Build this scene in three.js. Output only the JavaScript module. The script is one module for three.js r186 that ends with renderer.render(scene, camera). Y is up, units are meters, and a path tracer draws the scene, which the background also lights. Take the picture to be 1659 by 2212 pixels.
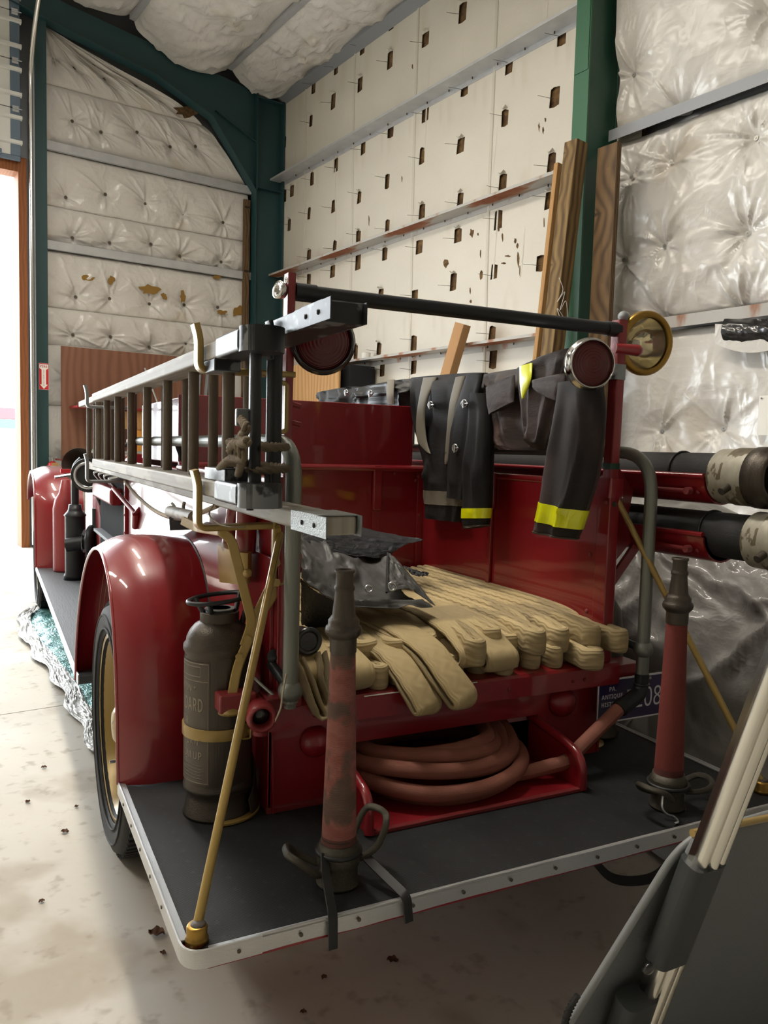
import * as THREE from 'three';
import { RoundedBoxGeometry } from 'three/addons/geometries/RoundedBoxGeometry.js';
import { mergeGeometries, mergeVertices } from 'three/addons/utils/BufferGeometryUtils.js';
import { RectAreaLightUniformsLib } from 'three/addons/lights/RectAreaLightUniformsLib.js';
RectAreaLightUniformsLib.init();

// ---------------------------------------------------------------- camera
const YAW = 0.46172, TH = 0.1488, PIT = 0.077756, ROLL = 0.026125, F = 1725.3, EYE = 1.5;
const rotC = (x, y, z) => {
  const y1 = y * Math.cos(PIT) - z * Math.sin(PIT), z1 = y * Math.sin(PIT) + z * Math.cos(PIT);
  return [x * Math.cos(ROLL) - y1 * Math.sin(ROLL), x * Math.sin(ROLL) + y1 * Math.cos(ROLL), z1];
};
const AX = rotC(Math.cos(YAW), 0, Math.sin(YAW)), AU = rotC(0, 1, 0).map(v => -v), AZ = rotC(-Math.sin(YAW), 0, Math.cos(YAW)).map(v => -v);
const scene = new THREE.Scene();
const camera = new THREE.PerspectiveCamera(2 * Math.atan(1106 / F) * 180 / Math.PI, 1659 / 2212, 0.05, 200);
camera.position.set(0, EYE, 0);
camera.quaternion.setFromRotationMatrix(new THREE.Matrix4().makeBasis(
  new THREE.Vector3(AX[0], AU[0], AZ[0]), new THREE.Vector3(-AX[1], -AU[1], -AZ[1]), new THREE.Vector3(-AX[2], -AU[2], -AZ[2])));
const renderer = new THREE.WebGLRenderer();
renderer.toneMapping = THREE.LinearToneMapping;
renderer.toneMappingExposure = 1.1;
renderer.shadowMap.enabled = true;

// ---------------------------------------------------------------- sky and ceiling lamps (fittings are built with the ceiling)
scene.background = new THREE.Color().setRGB(0.90, 0.96, 1.0);
scene.backgroundIntensity = 13;
const LAMP_COLOR = new THREE.Color().setRGB(1.0, 0.92, 0.80), LAMP_POWER = 80;
const LAMPS = [[0.9, 3.6, 1.45], [1.6, 7.0, 0.75], [-3.0, 3.4, 0.65], [-3.0, 7.0, 0.55]];      // building u, w, output

// ---------------------------------------------------------------- pixel -> place
const ray = (px, py) => { const d = [(px - 829.5) / F, (py - 1106) / F, 1], m = a => a[0] * d[0] + a[1] * d[1] + a[2] * d[2]; return [m(AX), m(AU), m(AZ)]; };
const along = (r, t) => [r[0] * t, EYE + r[1] * t, r[2] * t];
const PX = (px, py, x) => { const r = ray(px, py); return along(r, x / r[0]); };
const PY = (px, py, y) => { const r = ray(px, py); return along(r, (y - EYE) / r[1]); };
const PZ = (px, py, z) => { const r = ray(px, py); return along(r, z / r[2]); };
const PD = (px, py, t) => along(ray(px, py), t);
// building frame: local x = u (right), z = -w (towards the camera)
const cT = Math.cos(TH), sT = Math.sin(TH);
const toB = p => [p[0] * cT - p[2] * sT, p[1], p[0] * sT + p[2] * cT];
const PU = (px, py, u) => { const r = ray(px, py), d = r[0] * cT - r[2] * sT; return toB(along(r, u / d)); };
const PW = (px, py, w) => { const r = ray(px, py), d = r[0] * sT + r[2] * cT; return toB(along(r, -w / d)); };

// ---------------------------------------------------------------- random and noise
let seed = 7;
const rnd = () => { seed = (seed * 1664525 + 1013904223) >>> 0; return seed / 4294967296; };
const rr = (a, b) => a + (b - a) * rnd();
const hash = (x, y, s) => { let h = (x * 374761393 + y * 668265263 + s * 2147483647) | 0; h = Math.imul(h ^ (h >>> 13), 1274126177); return ((h ^ (h >>> 16)) >>> 0) / 4294967296; };
const vn = (x, y, per, s = 0) => {
  const xi = Math.floor(x), yi = Math.floor(y), fx = x - xi, fy = y - yi, u = fx * fx * (3 - 2 * fx), v = fy * fy * (3 - 2 * fy), m = (a) => ((a % per) + per) % per;
  const a = hash(m(xi), m(yi), s), b = hash(m(xi + 1), m(yi), s), c = hash(m(xi), m(yi + 1), s), d = hash(m(xi + 1), m(yi + 1), s);
  return a + (b - a) * u + (c - a) * v + (a - b - c + d) * u * v;
};
const fbm = (x, y, per, oct = 4, s = 0) => { let r = 0, a = 0.5, t = 0; for (let i = 0; i < oct; i++) { r += a * vn(x, y, per, s + i * 17); t += a; x *= 2; y *= 2; per *= 2; a *= 0.5; } return r / t; };
const ridge = (x, y, per, oct, s) => { let r = 0, a = 0.5, t = 0; for (let i = 0; i < oct; i++) { r += a * (1 - Math.abs(2 * vn(x, y, per, s + i * 31) - 1)); t += a; x *= 2.1; y *= 2.1; a *= 0.5; } return r / t; };
const clamp = (v, a = 0, b = 1) => Math.min(b, Math.max(a, v)), lerp = (a, b, t) => a + (b - a) * t, sst = (a, b, v) => { const t = clamp((v - a) / (b - a)); return t * t * (3 - 2 * t); };
const mix3 = (a, b, t) => [lerp(a[0], b[0], t), lerp(a[1], b[1], t), lerp(a[2], b[2], t)];

// ---------------------------------------------------------------- textures
function tex(n, fn, { srgb = true, m = n } = {}) {
  const d = new Uint8Array(n * m * 4);
  for (let j = 0; j < m; j++) for (let i = 0; i < n; i++) { const c = fn(i / n, j / m), k = (j * n + i) * 4, g = typeof c === 'number'; d[k] = g ? c * 255 : c[0]; d[k + 1] = g ? c * 255 : c[1]; d[k + 2] = g ? c * 255 : c[2]; d[k + 3] = 255; }
  const t = new THREE.DataTexture(d, n, m); t.wrapS = t.wrapT = THREE.RepeatWrapping; t.magFilter = THREE.LinearFilter; t.minFilter = THREE.LinearMipmapLinearFilter; t.generateMipmaps = true;
  if (srgb) t.colorSpace = THREE.SRGBColorSpace; t.needsUpdate = true; return t;
}
const rep = (t, a, b = a) => { const c = t.clone(); c.repeat.set(a, b); c.needsUpdate = true; return c; };
const canvasTex = (w, h, draw, srgb = true) => { const c = document.createElement('canvas'); c.width = w; c.height = h; draw(c.getContext('2d'), w, h); const t = new THREE.CanvasTexture(c); if (srgb) t.colorSpace = THREE.SRGBColorSpace; return t; };
const S = { srgb: false };
const T = {};
T.concrete = tex(1024, (x, y) => {
  const a = fbm(x * 6, y * 6, 6, 6, 1), b = fbm(x * 3, y * 3, 3, 4, 9), st = sst(0.56, 0.72, fbm(x * 9, y * 9, 9, 5, 23)), sp = sst(0.6, 0.9, fbm(x * 90, y * 90, 90, 4, 5));
  let c = mix3([166, 161, 150], [196, 192, 182], a * 0.7 + b * 0.5); c = mix3(c, [128, 112, 88], st * 0.4); c = mix3(c, [120, 108, 90], sp * 0.4); return c;
});
T.concreteB = tex(512, (x, y) => 0.6 * fbm(x * 12, y * 12, 12, 6, 3) + 0.4 * vn(x * 200, y * 200, 200, 4), S);
T.concreteR = tex(512, (x, y) => clamp(0.42 + 0.4 * fbm(x * 8, y * 8, 8, 5, 14)), S);
T.fine = tex(256, (x, y) => 0.5 * vn(x * 128, y * 128, 128, 2) + 0.5 * fbm(x * 16, y * 16, 16, 4, 8), S);
T.sheet = tex(512, (x, y) => { const a = fbm(x * 3, y * 6, 3, 5, 41), d = sst(0.55, 0.8, fbm(x * 16, y * 4, 4, 5, 45)); return mix3(mix3([198, 193, 181], [208, 203, 191], a), [170, 156, 128], d * 0.16); });
T.vinyl = tex(512, (x, y) => { const a = fbm(x * 5, y * 5, 5, 5, 51), d = sst(0.66, 0.78, fbm(x * 4, y * 4, 4, 6, 58)); return mix3(mix3([196, 193, 188], [212, 209, 204], a), [170, 156, 132], d * 0.3); });
T.vinylB = tex(512, (x, y) => ridge(x * 14 + fbm(x * 6, y * 6, 6, 3, 3) * 3, y * 14, 14, 4, 61), S);
const wood = (c0, c1, c2, knots, s) => tex(256, (x, y) => {
  let w = 0; for (const [kx, ky, kr] of knots) { const dx = (x - kx) * 0.25, dy = (y - ky), r = Math.hypot(dx * 2.2, dy); w += Math.exp(-r / kr) * 2.2; }
  const g = fbm(x * 4, y * 2, 2, 3, s), n = (Math.sin((x * 44 + g * 4 + w * 1.6) * Math.PI) * 0.5 + 0.5) ** 1.6, f = vn(x * 90, y * 8, 90, s + 5);
  let c = mix3(c0, c1, n * 0.7 + f * 0.3); for (const [kx, ky, kr] of knots) { const r = Math.hypot((x - kx) * 0.5, (y - ky) * 1.6); c = mix3(c, c2, sst(kr * 0.8, kr * 0.3, r)); } return c;
}, { m: 1024 });
T.treated = wood([132, 108, 66], [74, 54, 28], [44, 28, 14], [[0.3, 0.2, 0.05], [0.7, 0.55, 0.06], [0.4, 0.85, 0.05]], 71);
T.brown = wood([112, 88, 58], [66, 48, 28], [42, 26, 14], [[0.6, 0.3, 0.05], [0.3, 0.62, 0.06]], 75);
T.ply = wood([132, 92, 72], [112, 74, 58], [88, 58, 46], [[0.5, 0.4, 0.07]], 79);
T.board = wood([178, 138, 88], [150, 110, 64], [140, 100, 58], [], 82);
T.gray = tex(256, (x, y) => { const g = fbm(x * 30, y * 3, 3, 4, 88), p = sst(0.52, 0.68, fbm(x * 4, y * 5, 4, 5, 90)); return mix3(mix3([150, 143, 130], [112, 104, 92], g), [176, 172, 162], p * 0.7); }, { m: 1024 });
T.iron = tex(512, (x, y) => { const p = sst(0.54, 0.62, fbm(x * 8, y * 8, 8, 5, 95)); return mix3([34, 36, 40], [112, 116, 118], p); });
T.rib = tex(128, (x, y) => 0.5 + 0.5 * Math.cos(y * 32 * Math.PI * 2), S);
T.matC = tex(512, (x, y) => { const a = fbm(x * 8, y * 8, 8, 5, 101), sp = sst(0.66, 0.78, fbm(x * 14, y * 18, 2, 6, 105)); return mix3(mix3([13, 15, 18], [22, 25, 29], a), [64, 64, 64], sp * 0.3); });
T.canvas = tex(512, (x, y) => { const a = fbm(x * 6, y * 6, 6, 5, 111), d = sst(0.5, 0.7, fbm(x * 4, y * 4, 4, 4, 115)); return mix3(mix3([196, 176, 134], [174, 154, 112], a), [134, 120, 92], d * 0.65); });
T.canvasB = tex(256, (x, y) => 0.5 + 0.5 * Math.sin((x * 60 + 0.25 * Math.sin(y * 120)) * Math.PI * 2), S);
T.cord = tex(512, (x, y) => { const b = fbm(x * 6, y * 40, 6, 4, 121), w = sst(0.45, 0.6, fbm(x * 5 + 3, y * 9, 5, 5, 124)); return mix3(mix3([84, 64, 56], [108, 84, 72], b), mix3([152, 100, 92], [122, 62, 54], b), w); });
T.cordB = tex(64, (x, y) => 0.5 + 0.5 * Math.cos(y * 64 * Math.PI * 2), { srgb: false, m: 512 });
T.patina = tex(512, (x, y) => { const a = fbm(x * 6, y * 6, 6, 5, 131), b = fbm(x * 20, y * 20, 20, 4, 133); return mix3([80, 74, 68], [110, 101, 90], a * 0.6 + b * 0.5); });
T.goldC = tex(256, (x, y) => { const c = sst(0.70, 0.74, fbm(x * 12, y * 6, 6, 5, 141)); return mix3([156, 130, 70], [52, 40, 22], c); });
T.coat = tex(512, (x, y) => { const a = fbm(x * 5, y * 5, 5, 6, 151), b = vn(x * 180, y * 180, 180, 4); return mix3([22, 22, 25], [40, 39, 40], a * 0.8 + b * 0.2); });
T.coatBrown = tex(512, (x, y) => { const a = sst(0.35, 0.65, fbm(x * 3, y * 3, 3, 6, 157)), b = vn(x * 180, y * 180, 180, 4); return mix3([44, 38, 38], [128, 100, 94], a * 0.85 + b * 0.15); });
T.rust = tex(512, (x, y) => { const a = sst(0.36, 0.52, fbm(x * 5, y * 2, 2, 6, 163)), b = fbm(x * 30, y * 30, 30, 4, 165); return mix3([176, 174, 170], mix3([120, 60, 32], [152, 92, 56], b), a); });
T.galv = tex(512, (x, y) => { const a = fbm(x * 14, y * 14, 14, 4, 171); return mix3([172, 174, 178], [196, 197, 198], a); });
T.foil = tex(512, (x, y) => { const a = sst(0.4, 0.6, fbm(x * 7, y * 7, 7, 5, 181)); return mix3([60, 128, 128], [120, 176, 172], a); });
T.fiber = tex(256, (x, y) => { const a = fbm(x * 18, y * 18, 18, 5, 191); return mix3([52, 36, 22], [132, 104, 64], a); });
T.chip = tex(512, (x, y) => { const p = sst(0.47, 0.51, fbm(x * 7, y * 7, 7, 6, 201)), b = fbm(x * 24, y * 24, 24, 4, 205); return mix3(mix3([88, 80, 64], [116, 106, 86], b), mix3([150, 146, 132], [176, 172, 158], b), p); });
T.tread = tex(256, (x, y) => ((y * 2 + Math.abs(((x * 40) % 1) - 0.5)) % 0.5 < 0.12 ? 0 : 1), S);

// ---------------------------------------------------------------- materials
const std = (o) => new THREE.MeshStandardMaterial(o), phy = (o) => new THREE.MeshPhysicalMaterial(o);
const M = {
  red: phy({ color: '#86141e', roughness: 0.34, clearcoat: 0.9, clearcoatRoughness: 0.06, bumpMap: rep(T.fine, 2), bumpScale: 0.00008 }),
  redWorn: phy({ color: '#8a2226', roughness: 0.5, clearcoat: 0.4, clearcoatRoughness: 0.25, bumpMap: rep(T.fine, 2), bumpScale: 0.0012 }),
  redDark: phy({ color: '#86141e', roughness: 0.4, clearcoat: 0.4, clearcoatRoughness: 0.15 }),
  black: std({ color: '#17181a', roughness: 0.5 }), blackGloss: phy({ color: '#0d0e10', roughness: 0.3, clearcoat: 0.6 }),
  rubber: std({ color: '#232426', roughness: 0.72, bumpMap: rep(T.fine, 6), bumpScale: 0.001 }),
  tread: std({ color: '#1d1e20', roughness: 0.8 }),
  mat: std({ map: T.matC, roughness: 0.7, bumpMap: rep(T.rib, 4), bumpScale: 0.0018 }),
  boardMat: std({ color: '#4c5055', roughness: 0.55, bumpMap: rep(T.fine, 2), bumpScale: 0.001 }),
  alu: std({ color: '#c9cacb', metalness: 0.75, roughness: 0.38, bumpMap: rep(T.fine, 3), bumpScale: 0.0012 }),
  steel: std({ color: '#b9bcc0', metalness: 0.9, roughness: 0.25 }), chrome: std({ color: '#d6d6d4', metalness: 1, roughness: 0.16 }),
  brass: std({ color: '#a4823f', metalness: 0.85, roughness: 0.36 }), brassOld: std({ map: T.patina, color: '#d2d2d2', metalness: 0.65, roughness: 0.4, bumpMap: rep(T.fine, 2), bumpScale: 0.0008 }),
  gold: phy({ map: T.goldC, metalness: 0.25, roughness: 0.36, clearcoat: 0.4, clearcoatRoughness: 0.3 }),
  tubeGray: std({ color: '#7f827c', metalness: 0.6, roughness: 0.4, bumpMap: rep(T.fine, 2), bumpScale: 0.0006 }), bronze: std({ color: '#4d493f', metalness: 0.55, roughness: 0.42, bumpMap: rep(T.fine, 3), bumpScale: 0.001 }), stripe: std({ color: '#b58a6a', roughness: 0.5 }),
  ladder: std({ map: T.gray, roughness: 0.6, bumpMap: rep(T.gray, 1), bumpScale: 0.001 }), rung: std({ color: '#5f5345', roughness: 0.55 }),
  iron: std({ map: T.iron, roughness: 0.42, metalness: 0.3 }), ironDark: std({ color: '#24272b', roughness: 0.42, metalness: 0.3 }),
  cap: std({ color: '#8f9496', roughness: 0.4, metalness: 0.7, bumpMap: rep(T.fine, 2), bumpScale: 0.001 }),
  rope: std({ color: '#8f7f66', roughness: 0.9, bumpMap: rep(T.fine, 3), bumpScale: 0.003 }), cordWhite: std({ color: '#a89c88', roughness: 0.9 }),
  hoseRed: std({ color: '#8d5647', roughness: 0.7, bumpMap: rep(T.fine, 4), bumpScale: 0.001 }),
  canvas: phy({ map: T.canvas, roughness: 0.9, sheen: 0.3, sheenRoughness: 0.6, bumpMap: T.canvasB, bumpScale: 0.0016 }),
  coat: phy({ map: T.coat, roughness: 0.7, specularIntensity: 0.5, bumpMap: rep(T.fine, 6), bumpScale: 0.0006 }), coatWet: phy({ color: '#0c0d0f', roughness: 0.5, specularIntensity: 0.5, clearcoat: 0.06, clearcoatRoughness: 0.25, bumpMap: rep(T.vinylB, 2), bumpScale: 0.003 }), coatSleeve: std({ map: T.coatBrown, color: '#9a9698', roughness: 0.8 }), coatBrown: std({ map: T.coatBrown, roughness: 0.75, bumpMap: rep(T.fine, 6), bumpScale: 0.0008 }),
  tapeGray: std({ color: '#6f6a5e', roughness: 0.7 }), tapeYellow: phy({ color: '#dde20a', roughness: 0.3, clearcoat: 0.8, clearcoatRoughness: 0.15 }), cuff: std({ color: '#4a453e', roughness: 0.9 }),
  tarpDark: phy({ color: '#4b4b4a', roughness: 0.55, clearcoat: 0.08, clearcoatRoughness: 0.4, bumpMap: rep(T.vinylB, 1), bumpScale: 0.0015 }), tarpBlack: std({ color: '#24262a', roughness: 0.5, bumpMap: rep(T.vinylB, 2), bumpScale: 0.003 }),
  tarpGray: phy({ color: '#74726f', roughness: 0.5, clearcoat: 0.2, bumpMap: rep(T.vinylB, 1.2), bumpScale: 0.0025 }),
  foil: phy({ map: T.foil, roughness: 0.32, metalness: 0.35, bumpMap: rep(T.vinylB, 3), bumpScale: 0.008 }), foilEdge: std({ color: '#a9a6a0', roughness: 0.3, metalness: 0.6, bumpMap: rep(T.vinylB, 3), bumpScale: 0.008 }),
  concrete: std({ map: T.concrete, roughnessMap: T.concreteR, roughness: 1, bumpMap: T.concreteB, bumpScale: 0.002 }), joint: std({ color: '#3a342c', roughness: 0.9 }),
  sheet: phy({ map: T.sheet, roughness: 0.55, bumpMap: rep(T.fine, 4), bumpScale: 0.0015 }), seam: std({ color: '#c4bfb2', roughness: 0.6 }),
  vinyl: phy({ map: T.vinyl, roughness: 0.30, clearcoat: 0.3, clearcoatRoughness: 0.2, bumpMap: rep(T.vinylB, 0.7), bumpScale: 0.012 }),
  fiber: std({ map: T.fiber, roughness: 1, bumpMap: T.fiber, bumpScale: 0.02 }), glassWool: std({ color: '#8a6a34', roughness: 1, bumpMap: T.fiber, bumpScale: 0.01 }),
  galv: std({ map: T.galv, metalness: 0.35, roughness: 0.48 }), galvDark: std({ color: '#8c8f94', metalness: 0.35, roughness: 0.5 }), rust: std({ map: T.rust, metalness: 0.15, roughness: 0.7 }),
  green: phy({ color: '#1d4636', roughness: 0.45, clearcoat: 0.15, bumpMap: rep(T.fine, 2), bumpScale: 0.0008 }), greenLit: phy({ color: '#285c40', roughness: 0.45 }), greenDaylit: phy({ color: '#1f4144', roughness: 0.5, bumpMap: rep(T.fine, 2), bumpScale: 0.0008 }),  // one green paint: lit flange tone and bluish daylight tint put into the colours
  treated: std({ map: T.treated, roughness: 0.8, bumpMap: T.treated, bumpScale: 0.0015 }), brownWood: std({ map: T.brown, roughness: 0.8, bumpMap: T.brown, bumpScale: 0.0015 }),
  ply: std({ map: T.ply, roughness: 0.8 }), board: std({ map: T.board, roughness: 0.75 }), cardboard: std({ color: '#a9825a', roughness: 0.9 }), jamb: std({ map: T.board, color: '#c79a78', roughness: 0.7 }),
  doorWhite: std({ color: '#cfd0cc', roughness: 0.55 }), doorStile: std({ color: '#5c6c7c', roughness: 0.5, metalness: 0.2 }), paperWhite: std({ color: '#e6e4de', roughness: 0.8 }),
  chip: std({ map: T.chip, metalness: 0.2, roughness: 0.5 }), lensRed: phy({ color: '#50070e', roughness: 0.2, bumpMap: rep(T.rib, 0.5, 0.5), bumpScale: 0.001 }), lensClear: phy({ color: '#ffffff', roughness: 0.03, transmission: 1, thickness: 0, ior: 1.5 }), reflector: std({ color: '#ddd2ae', metalness: 1, roughness: 0.1 }),
  washer: std({ color: '#9c9a94', metalness: 0.7, roughness: 0.35 }), pin: std({ color: '#5a544a', metalness: 0.5, roughness: 0.5 }), dark: phy({ color: '#2b2c2f', roughness: 0.95, specularIntensity: 0.2, bumpMap: rep(T.fine, 4), bumpScale: 0.001 }),  // low-gloss dark tone; on the seat box it holds recess shade
  orange: std({ color: '#c98a3a', roughness: 0.5 }), greenPlastic: std({ color: '#1f8a4a', roughness: 0.4 }), teal: std({ color: '#3f8f86', roughness: 0.5 }), redPlain: phy({ color: '#b3222a', roughness: 0.4, clearcoat: 0.4 }), leaf: std({ color: '#5a4030', roughness: 0.9 }),
  panel: std({ color: '#63676a', roughness: 0.6, bumpMap: rep(T.fine, 2), bumpScale: 0.0008 }), panelRim: std({ color: '#7d8183', roughness: 0.5 }), sleeve: std({ color: '#34383a', roughness: 0.5 }), frameSilver: std({ color: '#dedcd4', metalness: 1, roughness: 0.24 }),
};

// ---------------------------------------------------------------- geometry helpers
const V = (a) => Array.isArray(a) ? new THREE.Vector3(...a) : a;
const bb = (x0, x1, y0, y1, z0, z1, r = 0.003) => {
  const w = Math.abs(x1 - x0), h = Math.abs(y1 - y0), d = Math.abs(z1 - z0), m = Math.min(w, h, d);
  const g = r && m > 2.2 * r ? new RoundedBoxGeometry(w, h, d, 1, r) : new THREE.BoxGeometry(w, h, d);
  return g.translate((x0 + x1) / 2, (y0 + y1) / 2, (z0 + z1) / 2);
};
function triUV(g, s = 1) { // uv in metres from the dominant axis of each normal
  const p = g.attributes.position, n = g.attributes.normal, uv = new Float32Array(p.count * 2);
  for (let i = 0; i < p.count; i++) { const x = Math.abs(n.getX(i)), y = Math.abs(n.getY(i)), z = Math.abs(n.getZ(i)); let a, b;
    if (y >= x && y >= z) { a = p.getX(i); b = p.getZ(i); } else if (x >= z) { a = p.getZ(i); b = p.getY(i); } else { a = p.getX(i); b = p.getY(i); } uv[i * 2] = a * s; uv[i * 2 + 1] = b * s; }
  g.setAttribute('uv', new THREE.BufferAttribute(uv, 2)); return g;
}
function grid(nu, nv, fn, { su = 1, sv = 1 } = {}) { // fn(u,v) -> [x,y,z]
  const pos = [], uv = [], ix = [];
  for (let j = 0; j <= nv; j++) for (let i = 0; i <= nu; i++) { pos.push(...fn(i / nu, j / nv)); uv.push(i / nu * su, j / nv * sv); }
  const k = nu + 1; for (let j = 0; j < nv; j++) for (let i = 0; i < nu; i++) { const a = j * k + i; ix.push(a, a + 1, a + k, a + 1, a + k + 1, a + k); }
  const g = new THREE.BufferGeometry(); g.setAttribute('position', new THREE.Float32BufferAttribute(pos, 3)); g.setAttribute('uv', new THREE.Float32BufferAttribute(uv, 2)); g.setIndex(ix); g.computeVertexNormals(); return g;
}
function shell(nu, nv, fn, t, o) { // sheet with thickness t along its normals
  const a = grid(nu, nv, fn, o), n = a.attributes.normal, p = a.attributes.position, q = [];
  for (let i = 0; i < p.count; i++) q.push([p.getX(i) - n.getX(i) * t, p.getY(i) - n.getY(i) * t, p.getZ(i) - n.getZ(i) * t]);
  const k = nu + 1, at = (u, v) => q[Math.round(v * nv) * k + Math.round(u * nu)], b = grid(nu, nv, (u, v) => at(1 - u, v), o);
  const P = (i, j) => { const m = j * k + i; return [p.getX(m), p.getY(m), p.getZ(m)]; }, Q = (i, j) => q[j * k + i];
  const e = [grid(nu, 1, (u, v) => (v ? P : Q)(Math.round(u * nu), 0), o), grid(nu, 1, (u, v) => (v ? Q : P)(Math.round(u * nu), nv), o), grid(1, nv, (u, v) => (u ? P : Q)(0, Math.round(v * nv)), o), grid(1, nv, (u, v) => (u ? Q : P)(nu, Math.round(v * nv)), o)];
  return mergeGeometries([a, b, ...e]);
}
const crv = (pts, closed = false, n = 40, ten = 'centripetal') => new THREE.CatmullRomCurve3(pts.map(V), closed, ten).getPoints(n);
const fillet = (pts, r, n = 5) => { const P = pts.map(V), out = [P[0]]; for (let i = 1; i < P.length - 1; i++) { const a = P[i - 1].clone().sub(P[i]), b = P[i + 1].clone().sub(P[i]), q = Math.min(r, a.length() * 0.49, b.length() * 0.49), s = P[i].clone().addScaledVector(a.normalize(), q), e = P[i].clone().addScaledVector(b.normalize(), q); for (let k = 0; k <= n; k++) { const t = k / n; out.push(s.clone().multiplyScalar((1 - t) * (1 - t)).addScaledVector(P[i], 2 * t * (1 - t)).addScaledVector(e, t * t)); } } out.push(P[P.length - 1]); return out; };
function sweep(points, prof, { up = null, closed = false, scale = null, su = 1 } = {}) { // prof: closed list of [side, up]
  const P = points.map(V), n = P.length, pos = [], uv = [], ix = [], m = prof.length; let N = null, len = 0;
  for (let i = 0; i < n; i++) {
    const t = (closed ? P[(i + 1) % n].clone().sub(P[(i + n - 1) % n]) : P[Math.min(n - 1, i + 1)].clone().sub(P[Math.max(0, i - 1)])).normalize();
    if (up) { N = V(up).clone(); } else if (!N) { N = Math.abs(t.y) < 0.9 ? new THREE.Vector3(0, 1, 0) : new THREE.Vector3(1, 0, 0); }
    const sd = t.clone().cross(N).normalize(); N = sd.clone().cross(t).normalize(); if (i) len += P[i].distanceTo(P[i - 1]);
    const k = scale ? scale(i / (n - 1)) : 1;
    for (let j = 0; j <= m; j++) { const [a, b] = prof[j % m]; const q = P[i].clone().addScaledVector(sd, a * k).addScaledVector(N, b * k); pos.push(q.x, q.y, q.z); uv.push(j / m * su, len); }
  }
  const w = m + 1, rows = closed ? n : n - 1; for (let i = 0; i < rows; i++) for (let j = 0; j < m; j++) { const a = i * w + j, b = ((i + 1) % n) * w + j; ix.push(a, b, a + 1, a + 1, b, b + 1); }
  if (!closed) for (const e of [0, n - 1]) { const c = pos.length / 3; let x = 0, y = 0, z = 0; for (let j = 0; j < m; j++) { const o = (e * w + j) * 3; x += pos[o]; y += pos[o + 1]; z += pos[o + 2]; } const b0 = c; for (let j = 0; j < m; j++) { const o = (e * w + j) * 3; pos.push(pos[o], pos[o + 1], pos[o + 2]); uv.push(prof[j][0], prof[j][1]); } pos.push(x / m, y / m, z / m); uv.push(0, 0); for (let j = 0; j < m; j++) { const a = b0 + j, b = b0 + (j + 1) % m; e ? ix.push(a, b0 + m, b) : ix.push(a, b, b0 + m); } }
  const g = new THREE.BufferGeometry(); g.setAttribute('position', new THREE.Float32BufferAttribute(pos, 3)); g.setAttribute('uv', new THREE.Float32BufferAttribute(uv, 2)); g.setIndex(ix); g.computeVertexNormals(); return g;
}
const circ = (r, n = 10) => Array.from({ length: n }, (_, i) => [Math.cos(i / n * 6.28319) * r, Math.sin(i / n * 6.28319) * r]);
const rrect = (w, h, r, n = 3) => { const o = []; for (const [sx, sy, a0] of [[1, 1, 0], [-1, 1, 1], [-1, -1, 2], [1, -1, 3]]) for (let k = 0; k <= n; k++) { const a = (a0 + k / n) * Math.PI / 2; o.push([sx * (w / 2 - r) + Math.cos(a) * r, sy * (h / 2 - r) + Math.sin(a) * r]); } return o; };
const pipe = (pts, r, o = {}) => sweep(pts, circ(1, o.seg ?? 10), { ...o, scale: typeof r === 'function' ? r : () => r });
const rod = (a, b, r, r2 = r, seg = 12) => { const A = V(a), B = V(b), g = new THREE.CylinderGeometry(r2, r, A.distanceTo(B), seg); g.applyQuaternion(new THREE.Quaternion().setFromUnitVectors(new THREE.Vector3(0, 1, 0), B.clone().sub(A).normalize())); return g.translate((A.x + B.x) / 2, (A.y + B.y) / 2, (A.z + B.z) / 2); };
const aim = (g, at, dir) => g.applyQuaternion(new THREE.Quaternion().setFromUnitVectors(new THREE.Vector3(0, 1, 0), V(dir).clone().normalize())).translate(...at);
const lathe = (prof, seg = 28) => new THREE.LatheGeometry(prof.map(p => new THREE.Vector2(Math.max(p[0], 0.00001), p[1])), seg);
const bar = (a, b, w, h, r = 0.003, up = [0, 1, 0]) => sweep([a, b], rrect(w, h, r, 2), { up });
const strap = (pts, w, t, up, r = 0.0015) => sweep(pts, rrect(w, t, Math.min(r, t * 0.45), 2), { up });
const ball = (at, r, sy = 1, seg = 14) => new THREE.SphereGeometry(r, seg, 10).scale(1, sy, 1).translate(...at);
const bolt = (at, dir, r = 0.008, h = 0.006) => aim(new THREE.CylinderGeometry(r, r, h, 6), at, dir);
const rivet = (at, dir, r = 0.006) => aim(new THREE.SphereGeometry(r, 7, 4, 0, 6.2832, 0, 1.5708).scale(1, 0.6, 1), at, dir);
const torus = (at, dir, R, r, seg = 28) => aim(new THREE.TorusGeometry(R, r, 8, seg).rotateX(Math.PI / 2), at, dir);
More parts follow.
